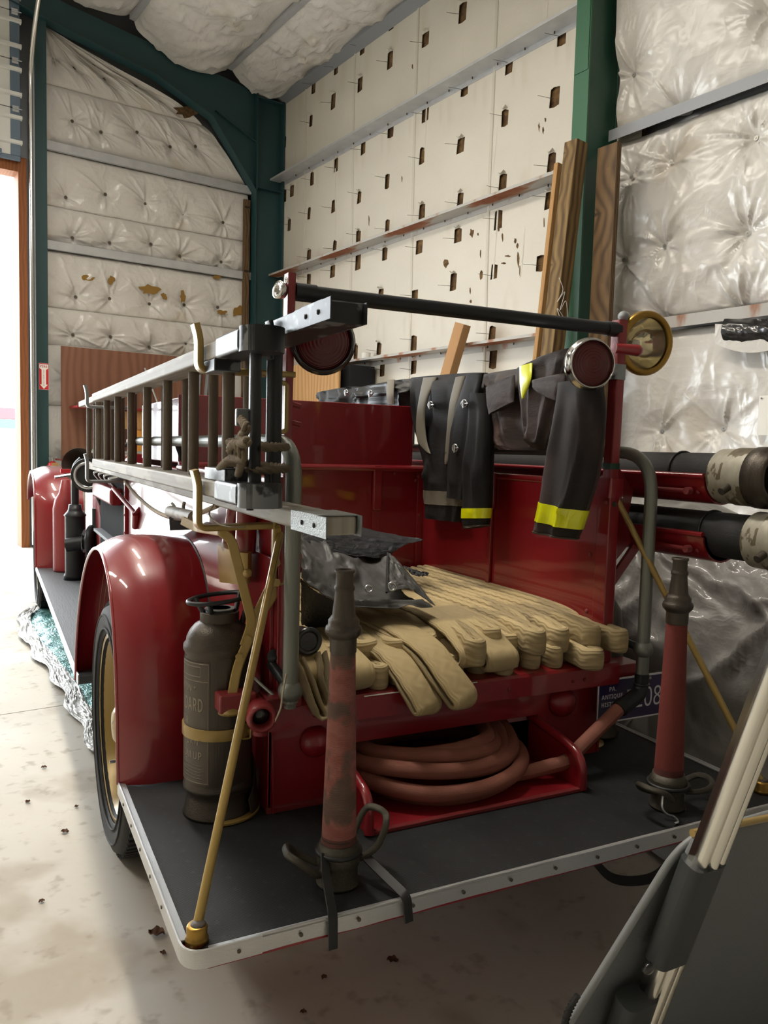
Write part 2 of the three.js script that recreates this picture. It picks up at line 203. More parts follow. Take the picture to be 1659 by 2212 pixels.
// prism: outline [a,b] extruded from c0 to c1; plane 'zy' (a=z b=y c=x), 'xy' (c=z), 'xz' (a=x b=z c=y)
function prism(pts, c0, c1, plane, { holes = [], bevel = 0 } = {}) {
  const sh = new THREE.Shape(pts.map(p => new THREE.Vector2(p[0], p[1]))); for (const h of holes) sh.holes.push(new THREE.Path(h.map(p => new THREE.Vector2(p[0], p[1]))));
  const lo = Math.min(c0, c1), d = Math.abs(c1 - c0), g = new THREE.ExtrudeGeometry(sh, { depth: d - 2 * bevel, bevelEnabled: bevel > 0, bevelSize: bevel, bevelThickness: bevel, bevelOffset: -bevel, bevelSegments: 1, curveSegments: 8 });
  const p = g.attributes.position, odd = plane !== 'xy';
  for (let i = 0; i < p.count; i++) { const a = p.getX(i), b = p.getY(i), c = p.getZ(i) + lo + bevel; plane === 'zy' ? p.setXYZ(i, c, b, a) : plane === 'xz' ? p.setXYZ(i, a, c, b) : p.setXYZ(i, a, b, c); }
  if (odd) for (let i = 0; i < p.count; i += 3) { const x = p.getX(i), y = p.getY(i), z = p.getZ(i); p.setXYZ(i, p.getX(i + 1), p.getY(i + 1), p.getZ(i + 1)); p.setXYZ(i + 1, x, y, z); }
  g.computeVertexNormals(); return triUV(g);
}
const cat = (a, t) => { // Catmull-Rom through an array of numbers or points
  const n = a.length - 1, f = clamp(t) * n, i = Math.min(n - 1, Math.floor(f)), s = f - i, g = k => a[clamp(k, 0, n)], c = (p0, p1, p2, p3) => 0.5 * (2 * p1 + (p2 - p0) * s + (2 * p0 - 5 * p1 + 4 * p2 - p3) * s * s + (3 * p1 - p0 - 3 * p2 + p3) * s * s * s);
  return Array.isArray(a[0]) ? a[0].map((_, k) => c(g(i - 1)[k], g(i)[k], g(i + 1)[k], g(i + 2)[k])) : c(g(i - 1), g(i), g(i + 1), g(i + 2));
};
const patch = (ctrl, u, v) => cat(ctrl.map(row => cat(row, u)), v);
// a soft closed form lofted between left and right edges; rows [L, R, thickness], front towards dir
function loft(rows, { nr = 24, nt = 24, t0 = 0, t1 = 1, grow = 0, dir = [-1, 0, 0], fold = () => 0, pw = 0.55, su = 0.5 } = {}) {
  const Ls = rows.map(r => r[0]), Rs = rows.map(r => r[1]), Ts = rows.map(r => r[2]); let len = 0; for (let i = 1; i < rows.length; i++) len += V(Ls[i]).distanceTo(V(Ls[i - 1]));
  const f = (a, v) => { const t = lerp(t0, t1, v), L = cat(Ls, t), R = cat(Rs, t), th = cat(Ts, t) + grow, c = Math.cos(a), s = Math.sin(a), k = Math.sign(c) * Math.abs(c) ** pw, w = Math.hypot(R[0] - L[0], R[1] - L[1], R[2] - L[2]), h = 0.5 * k * (1 + 2 * grow / w), d = s * th + (s > 0 ? fold(k, t) * s ** 0.5 : 0);
    return [0, 1, 2].map(i => (L[i] + R[i]) / 2 + (R[i] - L[i]) * h + dir[i] * d); };
  const g = grid(nt, nr, (u, v) => f(u * 6.28319, v), { su: su, sv: len * (t1 - t0) });
  const cap = (v) => { const pts = Array.from({ length: nt }, (_, i) => f(i / nt * 6.28319, v)), c = [0, 1, 2].map(k => pts.reduce((s, p) => s + p[k], 0) / nt); return grid(nt, 1, (u, w) => w ? c : pts[Math.round(u * nt) % nt], { su: 0.1, sv: 0.1 }); };
  return mergeGeometries([g, cap(0), cap(1)]);
}

// ---------------------------------------------------------------- things and parts
const bases = new Map(), names = {};
const numbered = n => { const k = names[n] = (names[n] ?? -1) + 1; return k ? n + '_' + String(k).padStart(3, '0') : n; };
function thing(name, label, category, base = [0, 0, 0], { group, building = false, kind } = {}) {
  const o = new THREE.Group(); o.name = numbered(name); scene.add(o);
  o.userData = { label }; if (category) o.userData.category = category; if (group) o.userData.group = group; if (kind) o.userData.kind = kind;
  const p = V(base).clone(); if (building) { p.applyAxisAngle(new THREE.Vector3(0, 1, 0), TH); o.rotation.y = TH; } o.position.copy(p); bases.set(o, base); return o;
}
const struct = (name, label, building = true) => thing(name, label, null, [0, 0, 0], { building, kind: 'structure' });
function part(parent, name, geos, mat, { label, uv } = {}) {
  const list = (Array.isArray(geos) ? geos : [geos]).map(g => { let h = g.index ? g.toNonIndexed() : g; for (const k of Object.keys(h.attributes)) if (!['position', 'normal', 'uv'].includes(k)) h.deleteAttribute(k); if (uv) triUV(h, uv); return h; });
  const g = list.length > 1 ? mergeGeometries(list) : list[0], b = bases.get(parent); g.translate(-b[0], -b[1], -b[2]);
  const m = new THREE.Mesh(g, mat); m.name = name; m.castShadow = m.receiveShadow = true; if (label) m.userData.label = label; parent.add(m); bases.set(m, b); return m;
}

// ================================================================ THE BUILDING (local frame: x = u, z = -w)
const UR = 6.2, WE = 12.0;
const floor = struct('floor', 'stained bare concrete floor with saw-cut joints');
{
  const xs = [-9, -1.3, 3.2, 6.6], zs = [7, 4.3, -0.3, -4.68, -12.5];   // slabs, cut apart by joints
  const slabs = []; for (let i = 0; i < 3; i++) for (let j = 0; j < 4; j++) slabs.push([xs[i], xs[i + 1], zs[j + 1], zs[j]]);
  for (const [a, b, c, d] of slabs) part(floor, 'slab', bb(a + 0.004, b - 0.004, -0.2, 0, c + 0.004, d - 0.004, 0), M.concrete, { uv: 0.25 });
  part(floor, 'joint_filler', bb(-9, 6.6, -0.2, -0.008, -12.5, 7, 0), M.joint);
  part(floor, 'door_apron', bb(-30, 30, -0.25, -0.02, -60, -12.5, 0), M.concrete, { uv: 0.25 });
}
// ---- right wall: facing sheets with cut-out squares, pins, girts; quilted blankets past the column
const wallRight = struct('wall_right', 'white faced insulated steel wall on the right');
{
  const holesPx = [[640, 105], [985, 60], [500, 225], [805, 190], [633, 290], [372, 325], [488, 408], [263, 420], [358, 490], [250, 585], [1465, 180], [1210, 320], [993, 430], [805, 545], [636, 635], [503, 718], [372, 800], [255, 865], [158, 925], [1430, 470], [1190, 570], [975, 705], [787, 755], [620, 878], [484, 955], [360, 998], [241, 1035], [145, 1090], [1415, 785], [1178, 890], [973, 970], [787, 1030], [620, 1100], [480, 1150], [365, 1195], [240, 1240], [1400, 970], [1157, 1065], [962, 1140], [775, 1195], [608, 1230], [478, 1270], [355, 1315], [240, 1358], [1365, 1275], [1137, 1315], [940, 1365], [752, 1435], [588, 1430], [120, 690], [122, 950]].map(([a, b]) => [560 + a * 0.446, b * 0.446]);
  for (const [a, b] of [[188, 235], [295, 220], [455, 195], [815, 150], [310, 315], [455, 300], [820, 270]]) holesPx.push([680 + a / 2.13, 650 + b / 2.13]);
  const H = holesPx.map(([x, y]) => PU(x, y, UR)), seams = [-4.9, -6.95, -8.4, -9.85, -11.25, -12.4];
  const strips = seams.slice(0, -1).map((z, i) => ({ z0: seams[i + 1], z1: z, holes: [] }));
  const wide = [], flaps = [];
  for (const [, y, z] of H) {
    const s = strips.find(s => z < s.z1 && z > s.z0); if (!s) continue;
    let hw = rr(0.055, 0.075), hh = rr(0.075, 0.105), zc = clamp(z, s.z0 + hw + 0.015, s.z1 - hw - 0.015); const k = rr(-0.012, 0.012);
    const q = [[zc - hw, y - hh + k], [zc - hw + rr(0, 0.02), y + hh], [zc - 0.01, y + hh + rr(0, 0.02)], [zc + hw, y + hh - rr(0, 0.02)], [zc + hw - rr(0, 0.015), y - hh], [zc, y - hh - rr(0, 0.012)]];
    s.holes.push(q); wide.push([y, zc, hw, hh]); if (rnd() < 0.45) flaps.push([y + hh, zc, hw]);
  }
  for (const s of strips) {
    const g = prism([[s.z0 + 0.003, 0], [s.z1 - 0.003, 0], [s.z1 - 0.003, 7.25], [s.z0 + 0.003, 7.25]], UR, UR + 0.006, 'zy', { holes: s.holes });
    part(wallRight, 'facing_sheet', g, M.sheet, { uv: 0.4 });
  }
  for (const z of seams.slice(1, -1)) part(wallRight, 'seam_tape', shell(4, 60, (u, v) => [UR - 0.004 - 0.007 * Math.sin(u * Math.PI), v * 7.2, z + (u - 0.5) * 0.045 + 0.012 * Math.sin(v * 9 + z) + 0.01 * fbm(v * 8, z, 64, 3, 5)], 0.002), M.seam);
  for (let k = 0; k < 9; k++) { const z = rr(-12, -6), y0 = rr(3, 6), l = rr(0.5, 1.4); part(wallRight, 'wrinkle', shell(3, 20, (u, v) => [UR - 0.001 - 0.006 * Math.sin(u * Math.PI) * Math.sin(v * Math.PI), y0 + v * l, z + (u - 0.5) * 0.025 + 0.03 * Math.sin(v * 2 + z)], 0.001), M.sheet, { uv: 0.4 }); }
  part(wallRight, 'fibre_blanket', shell(120, 60, (u, v) => [UR + 0.05 + 0.02 * fbm(u * 60, v * 40, 64, 4, 3), v * 7.3, -4.9 - u * 7.5], 0.03, { su: 7, sv: 7 }), M.fiber);
  part(wallRight, 'outer_cladding', bb(UR + 0.14, UR + 0.2, 0, 7.6, -12.6, 7, 0), M.galvDark);
  for (const [y, z, hw, hh] of wide) { const a = rr(-0.05, 0.05); part(wallRight, 'pin', rod([UR + 0.01, y + a, z - hw * 0.2], [UR - 0.15, y + a + rr(0, 0.02), z - hw - rr(0.02, 0.05)], 0.003, 0.002, 5), M.pin); }
  for (const [y, z, hw] of flaps) part(wallRight, 'torn_flap', shell(4, 3, (u, v) => [UR - 0.002 - 0.03 * v * v - 0.01 * u * v, y + 0.004 + 0.03 * v * (0.6 + 0.5 * Math.sin(u * 5 + z * 9)), z + (u - 0.5) * hw * 1.5], 0.001), M.sheet, { uv: 0.4 });
  const tears = [[1030, 1130, 14, 26], [903, 1278, 14, 28], [1075, 1335, 10, 26], [1255, 1250, 8, 50], [1263, 1315, 4, 34], [1160, 1110, 5, 16], [1178, 1150, 5, 22], [1240, 1165, 6, 14], [1250, 1190, 6, 14], [1182, 1275, 14, 6], [1205, 1240, 14, 6], [1022, 1410, 5, 18], [1024, 1460, 8, 10], [1355, 615, 5, 24], [1375, 632, 5, 18], [1386, 580, 4, 14], [692, 865, 3, 18], [742, 322, 4, 16], [532, 1065, 3, 28], [1060, 1135, 5, 8], [1072, 1225, 4, 30], [1380, 1080, 4, 30]];
  for (const [a, b, w, h] of tears) {
    const px = 560 + a * 0.446, py = b * 0.446, P = [], n = 9;
    for (let k = 0; k < n; k++) { const t = k / n * 6.283, r = rr(0.5, 1.1); const q = PU(px + Math.cos(t) * w * 0.446 * r, py + Math.sin(t) * h * 0.446 * r, UR); P.push([q[2], q[1]]); }
    part(wallRight, 'torn_patch', prism(P, UR - 0.0025, UR, 'zy'), M.fiber, { uv: 2 });
  }
  const girt = (y, z0, z1, mat, out = 0.22) => {
    const a = UR - out, prof = [[a, y], [UR - 0.008, y], [UR - 0.008, y - 0.055], [UR - 0.002, y - 0.055], [UR - 0.002, y + 0.006], [a + 0.005, y + 0.006], [a + 0.005, y + 0.03], [a, y + 0.03]];
    return part(wallRight, 'girt', prism(prof, z0, z1, 'xy'), mat, { uv: 0.6 });
  };
  for (const [y, m] of [[5.78, M.galv], [4.27, M.rust], [2.70, M.rust]]) { const g = girt(y, -12.1, -5.3, m); for (let z = -11.9; z < -5.4; z += 0.42) part(g, 'screw', bolt([UR - 0.03, y - 0.008, z], [0, -1, 0], 0.008, 0.03), M.pin); }
  // blankets on the near bay
  const blanket = (name, y0, y1, z0, z1, pins, sd, nu, nv, bulge, parent, place, mat = M.vinyl) => part(parent, name, shell(nu, nv, (s, t) => {
    const z = lerp(z0, z1, s), y = lerp(y0, y1, t); let h = bulge * (Math.sin(Math.PI * clamp(t)) ** 0.35) * (0.8 + 0.4 * fbm(z * 1.2 + 9, y * 1.2 + 9, 64, 3, sd));
    let w = 0.35; for (const [py, pz] of pins) { const dy = y - py, dz = z - pz, r = Math.hypot(dy, dz), a = Math.atan2(dy, dz), e = Math.exp(-r / 0.22), c = ridge((a + 3.2) * 1.9 + py * 3, r * 0.9 + pz, 512, 2, sd + 3); h -= bulge * 1.05 * Math.exp(-r / 0.15); h += 0.075 * bulge / 0.1 * e * (c ** 4 - 0.25) * sst(0.01, 0.1, r); w += e * 1.1; }
    const wx = fbm(z * 2 + 20, y * 2 + 20, 128, 3, sd + 8) * 2; h += 0.030 * w * (ridge(z * 2.6 + wx + 30, y * 1.9 + wx * 0.6 + 30, 512, 3, sd + 5) ** 5 - 0.2);
    return place(h, y, z);
  }, 0.004, { su: Math.abs(z1 - z0) * 0.5, sv: Math.abs(y1 - y0) * 0.5 }), mat);
  const pinsA = [[1362, 158], [1458, 240], [1655, 22]], pinsB = [[1442, 347], [1357, 380], [1626, 295], [1428, 530], [1340, 560], [1607, 502], [1417, 680], [1592, 668]], pinsC = [[1422, 932], [1555, 925], [1500, 1120]];
  const U0 = UR - 0.02, toPin = l => l.map(([x, y]) => { const p = PU(x, y, U0 - 0.06); return [p[1], p[2]]; }), place = (h, y, z) => [U0 - h, y, z];
  const near = [[4.52, 7.25, pinsA, 3, 0.16], [2.74, 4.42, pinsB, 11, 0.13], [0, 2.62, pinsC, 23, 0.13]];
  for (const [y0, y1, pp, sd, bu] of near) {
    const pins = toPin(pp); blanket('insulation_blanket', y0, y1, -5.12, -2.9, pins, sd, 150, Math.round((y1 - y0) * 62), bu, wallRight, place);
    blanket('insulation_blanket', y0, y1, -2.92, 6.9, [[lerp(y0, y1, 0.5), -1.5], [lerp(y0, y1, 0.5), 1], [lerp(y0, y1, 0.5), 3.5]], sd, 120, 24, bu, wallRight, place);
    for (const [py, pz] of pins) part(wallRight, 'washer', [aim(new THREE.CylinderGeometry(0.02, 0.02, 0.003, 14), [U0 - 0.012, py, pz], [-1, 0, 0]), aim(new THREE.CylinderGeometry(0.004, 0.004, 0.008, 6), [U0 - 0.015, py, pz], [-1, 0, 0])], M.washer);
  }
  for (const y of [4.46, 2.67]) part(wallRight, 'girt', prism([[UR - 0.16, y - 0.05], [UR - 0.155, y - 0.05], [UR - 0.155, y + 0.045], [UR, y + 0.045], [UR, y + 0.05], [UR - 0.16, y + 0.05]], -5.15, 6.9, 'xy'), y > 4 ? M.galvDark : M.rust, { uv: 0.6 });
  globalThis.makeBlanket = blanket;
  // black foil tucked above the lower girt
  part(wallRight, 'foil_bag', shell(30, 12, (s, t) => { const p = PU(lerp(1570, 1700, s), lerp(690, 742, t), UR - 0.2); return [p[0] - 0.05 * Math.sin(Math.PI * t) - 0.04 * ridge(s * 5, t * 5, 64, 3, 6), p[1], p[2]]; }, 0.003), M.blackGloss);
  part(wallRight, 'facing_flap', shell(20, 8, (s, t) => { const p = PU(lerp(1545, 1700, s), lerp(700, 742, clamp(t)) + 20 * t * (1 - s) * s * 4, UR - 0.24); return p; }, 0.003), M.vinyl, { uv: 0.5 });
}
// ---- end wall with the door opening
const wallEnd = struct('wall_front', 'insulated end wall with the overhead door opening');
const DOOR = [-2.2, 2.27, 5.2];
{
  const zc = -WE - 0.3;
  part(wallEnd, 'cladding', prism([[-6.4, 0], [DOOR[0], 0], [DOOR[0], DOOR[2]], [DOOR[1], DOOR[2]], [DOOR[1], 0], [6.4, 0], [6.4, 7.5], [0, 8.62], [-6.4, 7.5]], zc - 0.05, zc, 'xy'), M.galvDark);
  const ub = y => y < 5.6 ? 5.66 : cat([5.66, 5.42, 5.2, 4.95, 4.4, 3.4, 2.62], clamp((y - 5.6) / 1.6));
  const bands = [[6.42, 7.2], [5.64, 6.45], [4.78, 5.56], [4.3, 4.8], [3.38, 4.2], [2.86, 3.4], [2.0, 2.88], [1.0, 2.02], [0.02, 1.02]];
  bands.forEach(([y0, y1], i) => {
    const pins = []; for (let k = 0; k < 5; k++) for (const f of i < 2 ? [0.5] : [0.3]) pins.push([lerp(y0, y1, f + rr(-0.12, 0.12)), 2.95 + k * 0.56 + rr(-0.08, 0.08)]);
    makeBlanket('insulation_blanket', y0, y1, 2.58, 5.66, pins, 40 + i * 7, 170, 46, 0.13, wallEnd, (h, y, z) => { const k = (z - 2.58) / 3.08; return [2.58 + k * (ub(y) - 2.58), y, -WE - 0.22 + h]; });
    for (const [py, pz] of pins) part(wallEnd, 'washer', aim(new THREE.CylinderGeometry(0.024, 0.024, 0.004, 10), [2.58 + (pz - 2.58) / 3.08 * (ub(py) - 2.58), py, -WE - 0.205], [0, 0, 1]), M.pin);
  });
  for (const y of [5.59, 4.24]) part(wallEnd, 'girt', [bb(2.56, 5.7, y - 0.06, y + 0.06, -WE - 0.14, -WE - 0.08, 0), bb(2.56, 5.7, y + 0.055, y + 0.06, -WE - 0.28, -WE - 0.08, 0)], M.galv, { uv: 0.6 });
  // torn facing where the yellow glass wool shows
  for (const [x, y, w, h] of [[190, 600, 16, 7], [240, 606, 8, 12], [325, 625, 26, 12], [355, 640, 8, 9], [395, 640, 6, 16], [515, 672, 16, 14], [480, 675, 12, 6], [470, 598, 10, 6], [405, 240, 30, 16]]) {
    const P = []; for (let k = 0; k < 14; k++) { const t = k / 14 * 6.283, r = rr(0.55, 1.15), q = PW(x + Math.cos(t) * w * r, y + Math.sin(t) * h * r, WE + 0.1); P.push([q[0], q[1]]); }
    part(wallEnd, 'torn_patch', prism(P, -WE - 0.108, -WE - 0.1, 'xy'), y < 300 ? M.fiber : M.glassWool, { uv: 2 });
  }
  part(wallEnd, 'wood_strip', bb(5.56, 5.66, 0, 5.42, -WE - 0.1, -WE - 0.04, 0.004), M.brownWood, { uv: 1 });
}
const wallLeft = struct('wall_left', 'insulated steel wall on the far left side'); part(wallLeft, 'cladding', bb(-6.6, -6.4, 0, 7.4, -12.6, 7, 0), M.sheet, { uv: 0.3 });
const wallBack = struct('wall_back', 'insulated end wall behind the parked truck'); part(wallBack, 'cladding', prism([[-6.6, 0], [6.6, 0], [6.6, 7.4], [0, 8.5], [-6.6, 7.4]], 6.9, 7.1, 'xy'), M.sheet, { uv: 0.3 });
// ---- ceiling: drooping blankets between purlins
const ceiling = struct('ceiling', 'pitched roof lined with quilted white blankets');
{
  const roofY = u => 7.12 + 0.17 * (6.2 - Math.abs(u));
  part(ceiling, 'roof_deck', [prism([[6.6, roofY(6.6) + 0.25], [0, 8.5], [0, 8.6], [6.6, roofY(6.6) + 0.35]], -12.7, 7.2, 'xy'), prism([[-6.6, roofY(6.6) + 0.25], [0, 8.5], [0, 8.6], [-6.6, roofY(6.6) + 0.35]].reverse(), -12.7, 7.2, 'xy')], M.galvDark);
  const lines = [6.2, 5.24, 3.74, 2.24, 0.74, -0.76, -2.26, -3.76, -5.26, -6.4];
  for (let i = 0; i < lines.length - 1; i++) {
    const a = lines[i] - 0.03, b = lines[i + 1] + 0.03, seen = i < 3, zEnd = -11.97;
    part(ceiling, 'insulation_blanket', shell(seen ? 40 : 10, seen ? 260 : 40, (s, t) => {
      const u = lerp(a, b, s), z = lerp(zEnd, 6.9, t), e = Math.sin(Math.PI * s), cell = Math.abs(Math.sin((z + 0.4) * Math.PI / 1.5)), near = sst(0.0, 0.04, t), m = seen ? 1 : 0;
      const wx = fbm(u * 2 + 20, z * 2 + 40, 128, 3, i + 60); let d = 0.04 + (0.20 * e ** 0.6 * (0.45 + 0.55 * cell ** 0.4))  + m * 0.10 * (ridge(u * 1.6 + wx * 3 + 40, z * 2.6 + wx * 3 + 60, 512, 3, 70 + i) ** 5 - 0.2);
      if (i < 2) d += (i ? 0.16 : 0.05) * Math.exp(-t * 18) * e ** 0.5;
      return [u, roofY(u) + 0.1 - d, z];
    }, -0.01, { su: 0.8, sv: 9 }), M.vinyl);
    if (i) part(ceiling, 'purlin', prism([[lines[i] - 0.04, roofY(lines[i]) + 0.2], [lines[i] - 0.04, roofY(lines[i]) + 0.0], [lines[i] + 0.04, roofY(lines[i]) - 0.012], [lines[i] + 0.04, roofY(lines[i]) + 0.2]], -11.95, 6.9, 'xy'), M.galv, { uv: 0.5 });
  }
  part(ceiling, 'eave_strut', prism([[6.06, 7.08], [6.2, 7.0], [6.22, 7.3], [6.06, 7.3]], -12, 6.9, 'xy'), M.galvDark, { uv: 0.5 });
}
// ---- painted steel: portal frame at the end wall, columns
{
  const fr = struct('steel_frame', 'dark green tapered steel portal frame against the end wall');
  const low = [[2.0, 7.3], [2.56, 7.17], [4.1, 6.86], [4.96, 6.5], [5.7, 5.55], [5.72, 0]], out = [[6.17, 0], [6.17, 7.02], [0, 7.9], [0, 7.7]];
  part(fr, 'web', prism([[0, 7.7], ...low, ...out.slice(0, 3)], -WE - 0.01, -WE, 'xy'), M.greenDaylit, { uv: 1 });  // same green paint as the column, bluish daylight mixed into its colour
  part(fr, 'flange', sweep([[0, 7.7, -WE], ...low.map(([a, b]) => [a, b, -WE])], rrect(0.2, 0.012, 0.004, 1).map(([a, b]) => [b, a]), { up: [0, 0, 1] }), M.greenDaylit);
  part(fr, 'flange', bb(6.16, 6.19, 0, 7.05, -WE - 0.1, -WE + 0.1, 0), M.greenDaylit);
  part(fr, 'stiffener', [bb(5.70, 5.72, 5.55, 7.08, -WE, -WE + 0.09, 0), bb(5.7, 6.17, 5.6, 5.615, -WE, -WE + 0.09, 0), bb(5.7, 6.17, 6.98, 7.0, -WE, -WE + 0.09, 0)], M.greenDaylit);
  part(fr, 'stiffener', sweep([[5.02, 6.62, -WE + 0.03], [5.72, 6.3, -WE + 0.03]], rrect(0.06, 0.01, 0.003, 1), { up: [0, 1, 0] }), M.greenDaylit);
  const p = struct('steel_post', 'green steel post with a painted daylight tint beside the door opening with a red sign');
  part(p, 'flange', bb(2.42, 2.58, 0, 7.3, -WE + 0.02, -WE + 0.04, 0.002), M.greenDaylit); part(p, 'web', bb(2.49, 2.51, 0, 7.3, -WE - 0.2, -WE + 0.02, 0), M.greenDaylit);  // post shares the frame green with the daylight tint painted in
  const c = struct('steel_column', 'tall green steel column between the timbers on the right wall');
  part(c, 'flange', bb(5.77, 5.79, 0, 7.3, -5.36, -5.18, 0.002), M.greenLit); part(c, 'web', bb(5.79, 6.2, 0, 7.3, -5.3, -5.285, 0), M.green); part(c, 'flange', bb(6.17, 6.19, 0, 7.3, -5.36, -5.18, 0), M.green);  // inner flange takes the lighter green, light from its facing painted in
  part(c, 'splice_plate', bb(5.762, 5.772, 5.0, 5.0 + 1.6, -5.35, -5.19, 0.002), M.greenLit);
  part(c, 'side_plate', bb(5.79, 6.17, 0, 7.3, -5.2, -5.19, 0), M.green);
}
// ---- overhead door raised above the opening, jamb and track
{
  const d = struct('door_1', 'raised white sectional overhead door with grey stiles');
  for (let k = 0; k < 6; k++) {
    const y = 5.3 + k * 0.62, b = 0.04 * Math.max(0, k - 3); const pn = part(d, 'door_panel', bb(DOOR[0] - 0.1, 2.12, y, y + 0.61, -WE + 0.02 + b, -WE + 0.06 + b, 0.004), M.doorWhite);
    for (const q of [0.14, 0.46]) part(pn, 'strut', prism([[y + q, -WE + 0.055 + b], [y + q + 0.07, -WE + 0.055 + b], [y + q + 0.055, -WE + 0.1 + b], [y + q + 0.015, -WE + 0.1 + b]].map(([yy, zz]) => [zz, yy]), DOOR[0] - 0.1, 2.26, 'zy'), M.doorWhite);
    part(pn, 'stile', bb(2.12, 2.24, y, y + 0.605, -WE + 0.02 + b, -WE + 0.07 + b, 0.003), M.doorStile);
    part(pn, 'hinge', [bb(2.14, 2.22, y + 0.56, y + 0.64, -WE + 0.07 + b, -WE + 0.08 + b, 0.001), rod([2.14, y + 0.605, -WE + 0.085 + b], [2.26, y + 0.605, -WE + 0.085 + b], 0.01)], M.steel);
  }
  part(d, 'bottom_seal', bb(DOOR[0] - 0.1, 2.24, 5.24, 5.3, -WE + 0.015, -WE + 0.075, 0.01), M.doorStile);
  part(d, 'lift_handle', bb(1.7, 2.0, 5.28, 5.34, -WE + 0.07, -WE + 0.12, 0.008), M.doorStile);
  part(d, 'track', [pipe(fillet([[2.36, 0.05, -WE + 0.12], [2.36, 6.6, -WE + 0.12], [2.36, 7.35, -WE + 0.9], [2.36, 7.45, 2]], 0.5, 8), 0.03, { seg: 10 })], M.chrome);
  part(d, 'track_angle', bb(2.385, 2.40, 0.05, 6.8, -WE + 0.03, -WE + 0.16, 0), M.galvDark);
  const t = struct('trim_1', 'bare wood jamb and header round the door opening');
  part(t, 'jamb', bb(2.22, 2.33, 0, 5.3, -WE - 0.32, -WE + 0.0, 0.004), M.jamb, { uv: 1 }); part(t, 'header', bb(DOOR[0] - 0.1, 2.33, 5.12, 5.32, -WE - 0.32, -WE - 0.02, 0.004), M.jamb, { uv: 1 }); part(t, 'jamb', bb(DOOR[0] - 0.1, DOOR[0], 0, 5.3, -WE - 0.32, -WE, 0.004), M.jamb, { uv: 1 });
}
// ---- strip lamps hung under the roof (out of view above the camera)
LAMPS.forEach(([u, w, k], i) => {
  const y = 6.75, o = thing('strip_lamp', ['twin tube strip lamp hung above the truck bed', 'twin tube strip lamp hung above the far front fender', 'twin tube strip lamp hung over the open floor left of the ladders', 'twin tube strip lamp hung inside the raised overhead door'][i], 'lamp', [u, y, -w], { building: true, group: 'strip lamps under the roof' });
  part(o, 'housing', prism([[u - 0.16, y], [u - 0.08, y + 0.07], [u + 0.08, y + 0.07], [u + 0.16, y], [u + 0.155, y], [u + 0.075, y + 0.06], [u - 0.075, y + 0.06], [u - 0.155, y]], -w - 1.2, -w + 1.2, 'xy'), M.doorWhite);
  for (const s of [-1, 1]) part(o, 'tube', rod([u + s * 0.06, y + 0.025, -w - 1.18], [u + s * 0.06, y + 0.025, -w + 1.18], 0.018, 0.018, 10), new THREE.MeshStandardMaterial({ color: '#ffffff', emissive: LAMP_COLOR, emissiveIntensity: 12 }));
  for (const s of [-1, 1]) part(o, 'hanger', rod([u, y + 0.06, -w + s], [u, y + 1.1, -w + s], 0.004), M.steel);
  const l = new THREE.RectAreaLight(LAMP_COLOR, LAMP_POWER * k, 0.26, 2.36); l.position.set(0, -0.004, 0); l.rotation.x = -Math.PI / 2; l.castShadow = true; o.add(l);
});
